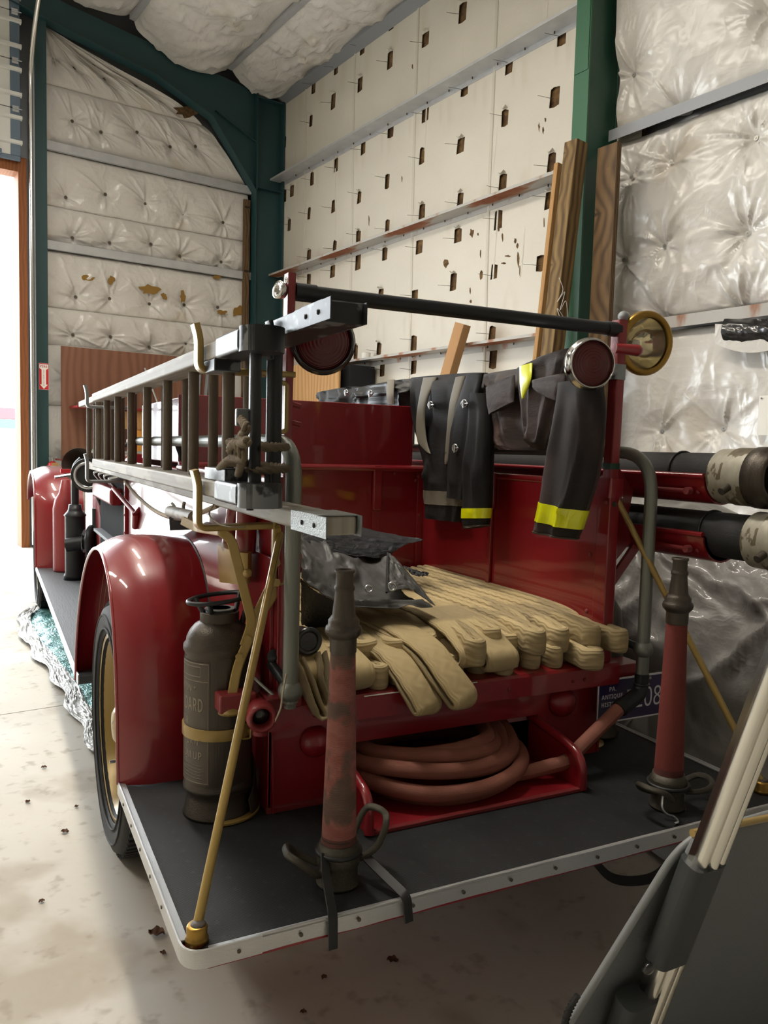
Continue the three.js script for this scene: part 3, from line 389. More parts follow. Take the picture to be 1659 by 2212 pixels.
// ---- things standing along the building
{
  const sg = thing('fire_extinguisher_sign', 'small red and white arrow sign on the green post', 'sign', [2.52, 2.39, -WE + 0.045], { building: true });
  const t = canvasTex(128, 384, (c, w, h) => {
    c.fillStyle = '#c8202c'; c.fillRect(0, 0, w, h); c.fillStyle = '#f4f1ec'; c.beginPath(); c.moveTo(6, 14); c.lineTo(w - 6, 14); c.lineTo(w - 6, 74); c.lineTo(w - 34, 92); c.lineTo(w - 34, 310); c.lineTo(w - 10, 310); c.lineTo(w / 2, h - 8); c.lineTo(10, 310); c.lineTo(34, 310); c.lineTo(34, 92); c.lineTo(6, 74); c.fill();
    c.fillStyle = '#b0202a'; c.font = 'bold 46px sans-serif'; c.textAlign = 'center'; c.fillText('FIRE', w / 2, 62); c.font = 'bold 21px sans-serif'; [...'EXTINGUISHER'].forEach((k, i) => c.fillText(k, w / 2, 108 + i * 20));
  });
  const g = grid(1, 1, (u, v) => [2.455 + u * 0.125, 2.215 + v * 0.36, -WE + 0.048]); part(sg, 'face', g, std({ map: t, roughness: 0.5 })); part(sg, 'plate', bb(2.453, 2.582, 2.213, 2.577, -WE + 0.041, -WE + 0.0475, 0), M.paperWhite);
  const e = thing('wall_extinguisher', 'small red fire extinguisher with an inspection tag hung on the green post', 'extinguisher', [2.62, 0.95, -WE + 0.15], { building: true });
  part(e, 'cylinder', lathe([[0, 0.7], [0.07, 0.7], [0.078, 0.73], [0.078, 1.12], [0.06, 1.19], [0.025, 1.22], [0, 1.22]]).translate(2.6, 0, -WE + 0.16), M.redPlain);
  part(e, 'label_sheet', lathe([[0.0785, 0.8], [0.0795, 0.8], [0.0795, 1.0], [0.0785, 1.0]]).translate(2.6, 0, -WE + 0.16), M.paperWhite);
  part(e, 'valve', [rod([2.6, 1.21, -WE + 0.16], [2.6, 1.27, -WE + 0.16], 0.02), bb(2.55, 2.66, 1.26, 1.285, -WE + 0.15, -WE + 0.17, 0.003)], M.steel); part(e, 'hose', pipe(crv([[2.64, 1.25, -WE + 0.16], [2.76, 1.22, -WE + 0.17], [2.8, 1.12, -WE + 0.16], [2.72, 0.95, -WE + 0.18]]), 0.01), M.redDark);
  part(e, 'tag', bb(2.57, 2.66, 1.02, 1.2, -WE + 0.25, -WE + 0.253, 0), M.board); part(e, 'bracket', bb(2.57, 2.63, 0.85, 1.1, -WE + 0.04, -WE + 0.085, 0), M.steel);

  const ply = thing('plywood_sheet', 'reddish brown plywood sheet leaning on the quilted end wall', 'plywood', [3.9, 0, -WE + 0.05], { building: true });
  part(ply, 'sheet', bb(2.75, 5.2, 0.02, 2.84, -WE + 0.02, -WE + 0.04, 0.001), M.ply, { uv: 0.4 });
  const sh = thing('wooden_shelf', 'small shelf of tools and cans in front of the plywood sheet', 'shelf', [3.4, 0, -WE + 0.4], { building: true });
  part(sh, 'top', bb(2.85, 3.8, 1.97, 2.0, -WE + 0.06, -WE + 0.5, 0.003), M.redDark); for (const u of [3.2, 3.7]) part(sh, 'leg', bb(u, u + 0.09, 0, 1.97, -WE + 0.3, -WE + 0.38, 0.004), M.orange); part(sh, 'rail', bb(3.2, 3.79, 1.7, 1.95, -WE + 0.38, -WE + 0.4, 0.002), M.board);
  const oil = (n, l, c, u, y, g, m) => { const o = thing(n, l, c, [u, y, -WE + 0.3], { building: true }); part(o, 'body', g, m); return o; };
  const gp = oil('plastic_funnel', 'bright green plastic funnel jug beside the plywood sheet', 'funnel', 3.2, 0, mergeGeometries([lathe([[0, 0], [0.12, 0], [0.12, 1.1], [0.16, 1.3], [0.03, 1.5], [0, 1.5]], 14).translate(3.12, 0, -WE + 0.62).toNonIndexed(), bb(3.05, 3.3, 1.3, 1.42, -WE + 0.58, -WE + 0.66, 0.01).toNonIndexed()]), M.greenPlastic);
  part(gp, 'cap', rod([3.12, 1.5, -WE + 0.62], [3.12, 1.54, -WE + 0.62], 0.035), M.black);
  const st = thing('angle_iron', 'grey steel bars leaning against the plywood sheet', 'steel bar', [4.4, 0, -WE + 0.3], { building: true });
  for (const [a, b, y1, y2] of [[4.6, 4.95, 1.2, 2.95], [4.55, 4.82, 1.2, 3.15]]) part(st, 'bar', bar([a, 0, -WE + 0.3], [b, y2, -WE + 0.07], 0.05, 0.03), M.galvDark);
  const lb = thing('leaning_stick', 'thin pale stick leaning against the plywood sheet', 'stick', [4.1, 0, -WE + 0.4], { building: true }); part(lb, 'stick', bar([4.75, 0, -WE + 0.6], [3.93, 2.62, -WE + 0.07], 0.04, 0.02), M.galv);

  // lumber by the column
  const post = (n, l, g, m, base) => { const o = thing(n, l, 'timber', base, { building: true }); part(o, 'beam', g, m, {}); return o; };
  const beam = (px0, py0, px1, py1, u0, u1, w, d) => { const a = PU(px0, py0, u0), b = PU(px1, py1, u1), k = a[1] / (a[1] - b[1]), f = [lerp(a[0], b[0], k), 0.02, lerp(a[2], b[2], k)]; const g = sweep([f, a], rrect(w, d, 0.006, 2).map(([x, y]) => [x, y]), { up: [-1, 0, 0] }); return { g, f }; };
  let q = beam(1245, 309, 1200, 700, 5.62, 5.5, 0.15, 0.15); const tp = post('timber_post', 'square treated timber post with chalk scribble leaning by the green column', q.g, M.treated, q.f);
  { const chalkW = -(PU(1206, 650, 5.515)[2] + 0.079), z = [[0, 0], [8, 26], [-4, 52], [12, 30], [2, 70], [14, 50], [16, 92], [-4, 66], [10, 110]]; part(tp, 'chalk_mark', pipe(crv(z.map(([x, y]) => { return PW(1208 + x, 600 + y, chalkW); }), false, 50), 0.003, { seg: 5 }), M.paperWhite, { label: 'scribbled white chalk mark' }); }
  q = beam(1208, 355, 1166, 735, 5.70, 5.58, 0.05, 0.09); post('timber_plank', 'pale orange plank leaning behind the square timber post', q.g, M.board, q.f);
  q = beam(1317, 315, 1298, 690, 5.72, 5.72, 0.22, 0.06); post('timber_board', 'wide knotty brown board standing right of the green column', q.g, M.brownWood, q.f);
  q = beam(1000, 700, 968, 812, 5.9, 5.85, 0.16, 0.11); post('cardboard_tube_box', 'tall narrow cardboard box leaning under the rusty lower girt', q.g, M.cardboard, q.f);
  const pl = thing('wood_panel', 'yellow wood panel standing behind the left red lamp', 'panel', [5.6, 0, -10], { building: true }); { const a = PU(600, 868, 5.6), b = PU(733, 775, 5.6); part(pl, 'panel', prism([[a[2], 0], [b[2], 0], [b[2], b[1]], [a[2], b[1]]], 5.6, 5.625, 'zy'), M.board, { uv: 0.5 }); }
  const roll = thing('paper_roll', 'white roll standing on the rusty girt', 'roll', [6.1, 2.7, -9.5], { building: true }); { const a = PU(791, 772, 6.08); part(roll, 'roll', rod([6.08, 2.707, a[2]], [6.08, 2.81, a[2]], 0.06, 0.06, 16), M.paperWhite); part(roll, 'core', rod([6.08, 2.81, a[2]], [6.08, 2.815, a[2]], 0.025), M.cardboard); }
  const ds = thing('dark_cabinet', 'dark cabinet behind the coats under the rusty girt', 'cabinet', [5.8, 0, -9], { building: true }); { const a = PU(736, 790, 5.9), b = PU(775, 850, 5.9); part(ds, 'body', bb(5.75, 6.15, 0, 2.62, Math.min(a[2], b[2]), Math.max(a[2], b[2]), 0.005), M.dark); }
}
{ // white notice sheet at the right on the blankets
  const n = thing('paper_sheet', 'blank white paper sheet pinned on the quilted wall beside the suction hoses', 'paper', [UR - 0.2, 1.7, -3.4], { building: true }), a = PU(1640, 855, UR - 0.2), b = PU(1700, 940, UR - 0.2);
  part(n, 'sheet', shell(8, 8, (u, v) => [UR - 0.2 - 0.01 * Math.sin(u * 3), lerp(b[1], a[1], v), lerp(a[2], b[2], u)], 0.001), M.paperWhite); for (const u of [0.1, 0.9]) part(n, 'pin', rivet([UR - 0.21, a[1] - 0.02, lerp(a[2], b[2], u)], [-1, 0, 0], 0.008), M.washer);
}
// ---- outside the door
{
  const n = thing('roadside_banner', 'red and teal banner board far outside the open door', 'banner', [1.0, 0, -34], { building: true });
  const a = PW(0, 880, 34), b = PW(34, 926, 34), m = (a[1] * 0.45 + b[1] * 0.55);
  part(n, 'upper_panel', bb(a[0] - 2.2, b[0], m, a[1], -34.1, -34, 0.02), M.redPlain); part(n, 'lower_panel', bb(a[0] - 2.2, b[0], b[1], m, -34.1, -34, 0.02), M.teal);
  for (const u of [0.1, 2]) part(n, 'post', rod([b[0] - u, -0.02, -34.2], [b[0] - u, a[1], -34.2], 0.05), M.paperWhite);
}

// ================================================================ THE FIRE TRUCK (x right, -z forward; tail step ends at z = -1.52)
const truck = thing('fire_truck', 'antique red open-bed fire truck with a black rubber tail step', 'fire truck', [1.235, 0, -3]);
const XL = 0.34, XR = 2.13, ZR = -1.52, HS = 0.48, XC = (XL + XR) / 2, mirX = x => 2 * XC - x;
const tp = (name, g, m, o) => part(truck, name, g, m, o);
{ // ---- tail step and running boards
  const corner = (s) => fillet([[s > 0 ? XL : XR, 0, -2.42], [s > 0 ? XL : XR, 0, ZR], [XC, 0, ZR]], 0.05, 6);
  const plan = [[XL + 0.004, -2.42], [XL + 0.004, ZR - 0.05], [XL + 0.02, ZR - 0.02], [XL + 0.05, ZR - 0.004], [XR - 0.05, ZR - 0.004], [XR - 0.02, ZR - 0.02], [XR - 0.004, ZR - 0.05], [XR - 0.004, -2.42]];
  const step = tp('tail_step', prism(plan, 0.445, 0.478, 'xz'), M.redDark);
  const mt = prism(plan.map(([x, z]) => [x + (x < XC ? 0.008 : -0.008), z < -2.3 ? z : z - 0.006]), 0.478, 0.484, 'xz'); part(truck, 'rubber_mat', mt, M.mat, { uv: 2, label: 'black ribbed rubber mat' });
  // aluminium edge: sweeps of a thin angle with small dents
  const edge = (pts, y0, y1, wob) => { const P = pts.map(V); const out = []; for (let i = 0; i < P.length - 1; i++) { const n = Math.max(2, Math.round(P[i].distanceTo(P[i + 1]) / 0.03)); for (let k = 0; k < n; k++) out.push(P[i].clone().lerp(P[i + 1], k / n)); } out.push(P[P.length - 1]); out.forEach(p => { p.y = (y0 + y1) / 2 + wob * (fbm(p.x * 7 + 30, p.z * 7 + 30, 256, 3, 5) - 0.5); }); return sweep(out, rrect(0.005, y1 - y0, 0.002, 1), { up: [0, 1, 0] }); };
  const left = corner(1), right = corner(-1);
  const strips = [[left.slice(0, 2), 0.006], [[...left.slice(1, 8), [0.5, 0, ZR]].map(V), 0.004], [[[0.49, 0, ZR - 0.003], [1.25, 0, ZR - 0.003]].map(V), 0.008], [[[1.25, 0, ZR - 0.002], [XR - 0.05, 0, ZR - 0.002]].map(V), 0.006], [right.slice(0, 8), 0.005]];
  for (const [pts, wob] of strips) { const e = tp('edge_trim', edge(pts, 0.45, 0.492, wob), M.alu); }
  tp('edge_lip', [bb(XL, XL + 0.018, 0.484, 0.489, -2.42, ZR - 0.05, 0.001), bb(XL + 0.05, XR - 0.05, 0.484, 0.488, ZR - 0.014, ZR, 0.001), bb(XR - 0.014, XR, 0.484, 0.488, -2.42, ZR - 0.05, 0.001)], M.alu);
  for (let x = 0.45; x < 2.1; x += 0.135) tp('screw', bolt([x, 0.47, ZR + 0.003], [0, 0, 1], 0.0045, 0.004), M.pin);
  for (let z = -2.3; z < -1.6; z += 0.14) tp('screw', bolt([XL - 0.003, 0.47, z], [-1, 0, 0], 0.0045, 0.004), M.pin);
  for (const s of [0, 1]) { const a = s ? XR - 0.36 : XL + 0.004, b = s ? XR - 0.004 : XL + 0.36; const rb = tp('running_board', bb(a, b, 0.45, 0.484, -7.0, -3.62, 0.003), M.boardMat); part(rb, 'edge_trim', bb(s ? XR - 0.004 : XL, s ? XR : XL + 0.006, 0.448, 0.492, -7.0, -3.62, 0.001), M.alu); }
  // tail step is carried by chassis rails
  for (const x of [0.86, 1.61]) tp('chassis_rail', bb(x - 0.04, x + 0.04, 0.42, 0.56, -8.6, -2.65, 0.006), M.redDark); for (const z of [-2.7, -3.4, -5.5, -7.6]) tp('cross_member', bb(0.8, 1.67, 0.4, 0.5, z - 0.05, z + 0.05, 0.004), M.black);
  tp('hanging_strap', strap(crv([PZ(1280, 1855, -1.75), PZ(1320, 1895, -1.78), PZ(1370, 1903, -1.8), PZ(1420, 1890, -1.82), PZ(1460, 1850, -1.84)], false, 24), 0.03, 0.004, [0, 0.6, 0.8]), M.black);
}
{ // ---- rear fenders
  const edge = [[-3.70, 0.45], [-3.665, 0.60], [-3.565, 0.765], [-3.41, 0.93], [-3.21, 1.055], [-2.99, 1.122], [-2.79, 1.13], [-2.625, 1.075], [-2.535, 0.985], [-2.47, 0.855], [-2.432, 0.68], [-2.415, 0.484]];
  const E = t => cat(edge, t), Nn = t => { const a = E(clamp(t - 0.01)), b = E(clamp(t + 0.01)), d = [b[0] - a[0], b[1] - a[1]], l = Math.hypot(...d); return [-d[1] / l * -1, d[0] / l * -1]; };
  const outN = t => { const [nz, ny] = Nn(t), [z, y] = E(t), s = ((z + 3.05) * nz + (y - 0.5) * ny) > 0 ? 1 : -1; return [nz * s, ny * s]; };
  const F = (x0, x1, ext) => (u, v) => { const [z, y] = E(u), [nz, ny] = outN(u), c = 0.032 * (1 - (1 - clamp(v / 0.35)) ** 2) + 0.012 * Math.sin(Math.PI * v), k = ext * v * sst(0.55, 0.8, u); return [lerp(x0, x1, v), y + ny * c + ext * 0.12 * v * (1 - Math.abs(u - 0.55)), z + nz * c + k]; };
  for (const s of [0, 1]) {
    const m = g => { if (s) { g = g.toNonIndexed(); const p = g.attributes.position; for (let i = 0; i < p.count; i++) p.setX(i, XR - (p.getX(i) - XL) * 0.85); for (let i = 0; i < p.count; i += 3) { for (const k of ['position', 'uv']) { const a = g.attributes[k]; for (let c = 0; c < a.itemSize; c++) { const t = a.getComponent(i, c); a.setComponent(i, c, a.getComponent(i + 1, c)); a.setComponent(i + 1, c, t); } } } g = mergeVertices(g.deleteAttribute('normal')); g.computeVertexNormals(); } return g; };
    const f = tp('rear_fender', m(shell(72, 24, F(XL, 0.63, 0), -0.004, { su: 2, sv: 0.5 })), M.red, { label: 'glossy red rear fender' });
    for (const q of [0.3, 0.36]) part(f, 'pinstripe', m(pipe(Array.from({ length: 70 }, (_, i) => { const p = F(XL, 0.63, 0)(i / 69, q), [nz, ny] = outN(i / 69); return [p[0], p[1] + ny * 0.0008, p[2] + nz * 0.0008]; }), 0.0014, { seg: 5 })), M.stripe);
    part(f, 'rolled_edge', m(pipe(Array.from({ length: 60 }, (_, i) => { const [z, y] = E(i / 59); return [XL, y, z]; }), 0.007, { seg: 8 })), M.red);
    part(f, 'welt', m(pipe(Array.from({ length: 60 }, (_, i) => { const p = F(XL, 0.63, 0)(i / 59, 1); return [p[0] + 0.002, p[1] + 0.002, p[2]]; }), 0.006, { seg: 6 })), M.black);
    const A = F(XL, 0.63, 0), ap = (u, v) => { const p = A(u, 1), k = v * v * (3 - 2 * v), b = sst(0.5, 0.78, u); return [0.634 + 0.066 * Math.sin(v * 1.57) , p[1] + 0.075 * Math.sin(v * 1.57) * sst(0.35, 0.6, u) * (1 - sst(0.78, 0.98, u)), p[2] + 0.34 * v * b]; };
    if (!s) tp('wheel_apron', m(shell(72, 16, ap, -0.004, { su: 2, sv: 0.5 })), M.red);
  }
  // wheels
  const wheel = (x, z, r, out) => {
    const w = tp('wheel', [aim(lathe([[0.05, -0.05], [0.075, -0.04], [0.08, 0.05], [0.05, 0.07], [0.0, 0.075]], 20), [x, r, z], [out, 0, 0])], M.gold);
    const prof = [[r - 0.13, -0.07], [r - 0.1, -0.085], [r - 0.05, -0.095], [r - 0.018, -0.085], [r - 0.004, -0.06], [r, -0.03], [r, 0.03], [r - 0.004, 0.06], [r - 0.018, 0.085], [r - 0.05, 0.095], [r - 0.1, 0.085], [r - 0.13, 0.07], [r - 0.13, -0.07]];
    part(w, 'tire', aim(lathe(prof, 64), [x, r, z], [out, 0, 0]), M.rubber); part(w, 'rim', [aim(lathe([[r - 0.13, -0.075], [r - 0.115, -0.08], [r - 0.15, -0.03], [r - 0.155, 0.03], [r - 0.115, 0.08], [r - 0.13, 0.075]], 48), [x, r, z], [out, 0, 0])], M.gold);
    const tr = []; for (let k = 0; k < 90; k++) { const a = k / 90 * 6.283; tr.push(bb(-0.07, 0.07, r - 0.008, r + 0.006, -0.008, 0.008, 0).rotateX(a).translate(x, r, z)); } part(w, 'tread', tr, M.tread);
    part(w, 'sidewall_ring', [torus([x + out * 0.094, r, z], [out, 0, 0], r - 0.045, 0.004, 48), torus([x + out * 0.091, r, z], [out, 0, 0], r - 0.095, 0.004, 48)], M.rubber);
    for (let k = 0; k < 12; k++) { const a = k / 12 * 6.283, c = Math.cos(a), s = Math.sin(a); part(w, 'spoke', rod([x, r + c * 0.06, z + s * 0.06], [x, r + c * (r - 0.14), z + s * (r - 0.14)], 0.024, 0.018, 8), M.gold); }
    part(w, 'valve_stem', rod([x + out * 0.03, r - 0.02, z + (r - 0.16)], [x + out * 0.12, r - 0.02, z + (r - 0.16)], 0.006, 0.005, 6), M.steel);
  };
  wheel(0.475, -3.02, 0.455, -1); wheel(XR - 0.135, -3.02, 0.455, 1); wheel(0.475, -7.75, 0.44, -1); wheel(XR - 0.135, -7.75, 0.44, 1);
  tp('rear_axle', [rod([0.5, 0.455, -3.02], [1.97, 0.455, -3.02], 0.05), ball([XC, 0.455, -3.02], 0.16)], M.black); tp('front_axle', rod([0.5, 0.44, -7.75], [1.97, 0.44, -7.75], 0.035), M.black);
  for (const x of [0.70, 1.88]) tp('wheel_well', bb(x, x + 0.02, 0.3, 1.05, -3.75, -2.45, 0), M.redDark);
  // front fenders
  const fe = [[-8.2, 0.95], [-8.1, 1.08], [-7.9, 1.18], [-7.6, 1.23], [-7.2, 1.19], [-6.98, 1.06], [-6.93, 0.8], [-6.92, 0.484]], FF = (x0, x1) => (u, v) => { const [z, y] = cat(fe, u); const c = 0.05 * (1 - (1 - clamp(v / 0.4)) ** 2), k = sst(0.55, 0.8, u); return [lerp(x0, x1, v), y + c * (1 - k), z + c * k]; };
  for (const s of [0, 1]) { const f = tp('front_fender', shell(48, 14, FF(s ? XR : XL, s ? XR - 0.36 : XL + 0.36), s ? 0.004 : -0.004, { su: 2, sv: 0.5 }), M.red); part(f, 'rolled_edge', pipe(Array.from({ length: 40 }, (_, i) => { const [z, y] = cat(fe, i / 39); return [s ? XR : XL, y, z]; }), 0.01, { seg: 8 }), M.red); }
}
{ // ---- hose body
  const x0 = 0.70, x1 = 1.86, zr = -2.06, zf = -3.31, fl = 0.80;
  // rear lower panel with the hose tray opening
  tp('rear_panel', prism([[0.688, HS + 0.004], [0.888, HS + 0.004], [0.888, 0.648], [1.607, 0.648], [1.607, HS + 0.004], [x1, HS + 0.004], [x1, 0.735], [0.688, 0.735]], zr - 0.012, zr, 'xy'), M.red);
  tp('panel_foot', bb(0.682, 0.888, 0.484, 0.5, zr - 0.004, zr + 0.01, 0.002), M.redWorn);
  tp('side_panel', bb(0.686, 0.698, HS, 1.2, -2.42, zr, 0.003), M.red);
  tp('side_panel', bb(x1 + 0.004, x1 + 0.016, HS, 0.8, -3.3, zr, 0.003), M.red);
  for (const [px, py, r] of [[680, 1600, 0.045], [1212, 1515, 0.05]]) { const p = PZ(px, py, zr); tp('dome_cap', aim(lathe([[0, 0.04], [r * 0.5, 0.034], [r * 0.85, 0.018], [r, 0], [r, -0.01], [0, -0.01]], 22), [p[0], p[1], zr + 0.008], [0, 0, 1]), M.redDark); }
  // ledge along the rear edge of the bed
  const ledge = tp('bed_ledge', prism([[zr + 0.055, 0.735], [zr + 0.055, 0.797], [zr + 0.048, 0.806], [zr - 0.24, 0.836], [zr - 0.24, 0.80], [zr - 0.02, 0.79], [zr - 0.02, 0.735]], 0.66, 1.90, 'zy'), M.red);
  part(ledge, 'edge_line', bb(0.95, 1.33, 0.800, 0.803, zr + 0.054, zr + 0.057, 0), M.paperWhite); for (const x of [0.8, 1.1, 1.45, 1.7, 1.75]) part(ledge, 'rivet', rivet([x, 0.765, zr + 0.056], [0, 0, 1], 0.006), M.redWorn);  // thin white line along part of the ledge edge
  tp('ledge_bracket', bb(1.86, 2.02, 0.745, 0.79, zr - 0.25, zr + 0.03, 0.004), M.redDark);
  tp('bed_floor', bb(x0, x1, fl - 0.03, fl, zf, zr - 0.2, 0.003), M.redDark);
  // right side wall seen from inside: two panels with a rolled top
  for (const [a, b] of [[zr, -2.72], [-2.735, zf]]) tp('bed_side_panel', bb(x1 - 0.012, x1, 0.78, 1.40, Math.min(a, b), Math.max(a, b), 0.003), M.red);
  for (const [a, b] of [[zr, -2.70], [-2.70, zf]]) tp('top_rail', pipe([[x1 - 0.006, 1.405, a], [x1 - 0.006, 1.405, b]], 0.014, { seg: 10 }), M.red);
  for (const z of [-2.715]) tp('panel_post', [bb(x1 - 0.026, x1 - 0.012, 0.8, 1.415, z - 0.02, z + 0.006, 0.004), bb(x1 - 0.03, x1 - 0.012, 1.27, 1.42, z - 0.022, z + 0.02, 0.006)], M.red);
  for (const [px, py] of [[1275, 1198], [1267, 1320], [1035, 1265], [1000, 1140], [905, 1215]]) { const p = PX(px, py, x1 - 0.012); tp('rivet', rivet(p, [-1, 0, 0], 0.009), M.redWorn); }
  tp('bed_side_panel', bb(x0, x0 + 0.012, 0.78, 1.40, zf, zr, 0.003), M.red); tp('top_rail', pipe([[x0 + 0.006, 1.405, zr - 0.02], [x0 + 0.006, 1.405, zf]], 0.014, { seg: 10 }), M.red);
  // front bulkhead, two tiers
  tp('bulkhead', bb(x0, x1, 0.78, 1.41, zf - 0.012, zf, 0.003), M.red); tp('bulkhead_rail', pipe([[x0, 1.415, zf + 0.006], [x1, 1.415, zf + 0.006]], 0.016, { seg: 10 }), M.red);
  tp('upper_bulkhead', bb(x0, 1.79, 1.42, 1.705, zf - 0.012, zf - 0.002, 0.003), M.red);
  for (const [px, w, b] of [[813, 0.024, 1.22]]) { const p = PZ(px, 1050, zf); tp('bulkhead_rib', [bb(p[0] - 0.024, p[0] + 0.024, 1.22, 1.43, zf, zf + 0.02, 0.008), bb(p[0] - 0.02, p[0] + 0.02, 0.8, 1.22, zf, zf + 0.006, 0.002)], M.red); }
  { const p = PZ(905, 1050, zf); tp('bulkhead_rib', bb(p[0] - 0.012, p[0] + 0.02, 0.8, 1.4, zf, zf + 0.012, 0.002), M.red); for (const [px, py] of [[903, 1029], [898, 1038], [905, 1113], [852, 1023]]) { const q = PZ(px, py, zf + 0.012); tp('rivet', rivet(q, [0, 0, 1], 0.008), M.redWorn); } }
  // glossy body side ahead of the bed, seat side above
  const gs = tp('body_side', bb(x0 - 0.002, x0 + 0.012, 0.95, 1.40, -4.6, zr - 0.02, 0.003), M.red, { label: 'glossy red body side mirroring the bright doorway' });
  part(gs, 'edge_angle', [bb(x0 - 0.02, x0 - 0.002, 0.6, 1.40, -4.63, -4.6, 0.002)], M.red); for (let y = 0.7; y < 1.4; y += 0.1) part(gs, 'rivet', rivet([x0 - 0.02, y, -4.615], [-1, 0, 0], 0.007), M.redWorn);
  tp('seat_side', [bb(x0 + 0.03, x0 + 0.045, 1.42, 1.70, -4.35, zf - 0.02, 0.006)], M.red); tp('seat_back', bb(x0 + 0.04, x1 - 0.04, 1.2, 1.7, -4.4, -4.3, 0.03), M.black); tp('seat_cushion', bb(x0 + 0.03, x1 - 0.03, 1.05, 1.2, -5.0, -4.4, 0.04), M.black);
  tp('seat_base', bb(x0, x1, 0.56, 1.30, -5.75, -5.0, 0.006), M.dark); tp('seat_base', bb(x0, x1, 0.56, 1.05, -5.0, -4.65, 0.006), M.dark); tp('cab_floor', bb(0.68, 1.8, 0.56, 0.6, -6.2, -4.6, 0.004), M.redDark);  // recess shade put into the dark colour and dull finish of the seat box
  tp('tank', bb(x0 + 0.02, x1 - 0.02, 0.6, 1.38, -4.58, zf - 0.03, 0.02), M.redDark);
  tp('hood', [prism([[0.86, 0.62], [0.86, 1.2], [0.98, 1.34], [XC, 1.39], [1.49, 1.34], [1.61, 1.2], [1.61, 0.62]], -8.4, -6.3, 'xy', { bevel: 0.02 })], M.red); tp('radiator', bb(0.84, 1.63, 0.6, 1.42, -8.55, -8.4, 0.03), M.chrome); tp('cowl', prism([[0.80, 0.6], [0.80, 1.25], [0.98, 1.42], [1.49, 1.42], [1.67, 1.25], [1.67, 0.6]], -6.3, -6.12, 'xy'), M.red);
  tp('steering_wheel', [torus([0.98, 1.4, -5.55], [0, 0.8, 0.6], 0.2, 0.013), rod([0.98, 1.4, -5.55], [0.98, 0.8, -6.2], 0.015)], M.black);
  tp('side_door_panel', prism([[-5.75, 0.62], [-5.75, 1.30], [-5.7, 1.34], [-4.66, 1.34], [-4.66, 0.62]], x0 - 0.01, x0 + 0.0, 'zy'), M.dark); tp('entry_step', [bb(0.64, 0.70, 0.90, 0.92, -5.7, -4.66, 0.003)], M.boardMat);  // panel shares the recess shade painted into the seat box
  // drive dash clutter beyond the seat
  { const c = tp('control_box', bb(0.62, 0.70, 1.14, 1.24, -5.6, -4.75, 0.02), M.redDark); for (const [y, z] of [[1.24, -4.8], [1.25, -5.0], [1.25, -5.25], [1.25, -5.5]]) part(c, 'valve_handle', [pipe(crv([[0.66, y, z], [0.62, y + 0.05, z + 0.03], [0.66, y + 0.07, z + 0.1]]), 0.008, { seg: 6 })], M.steel); }
}
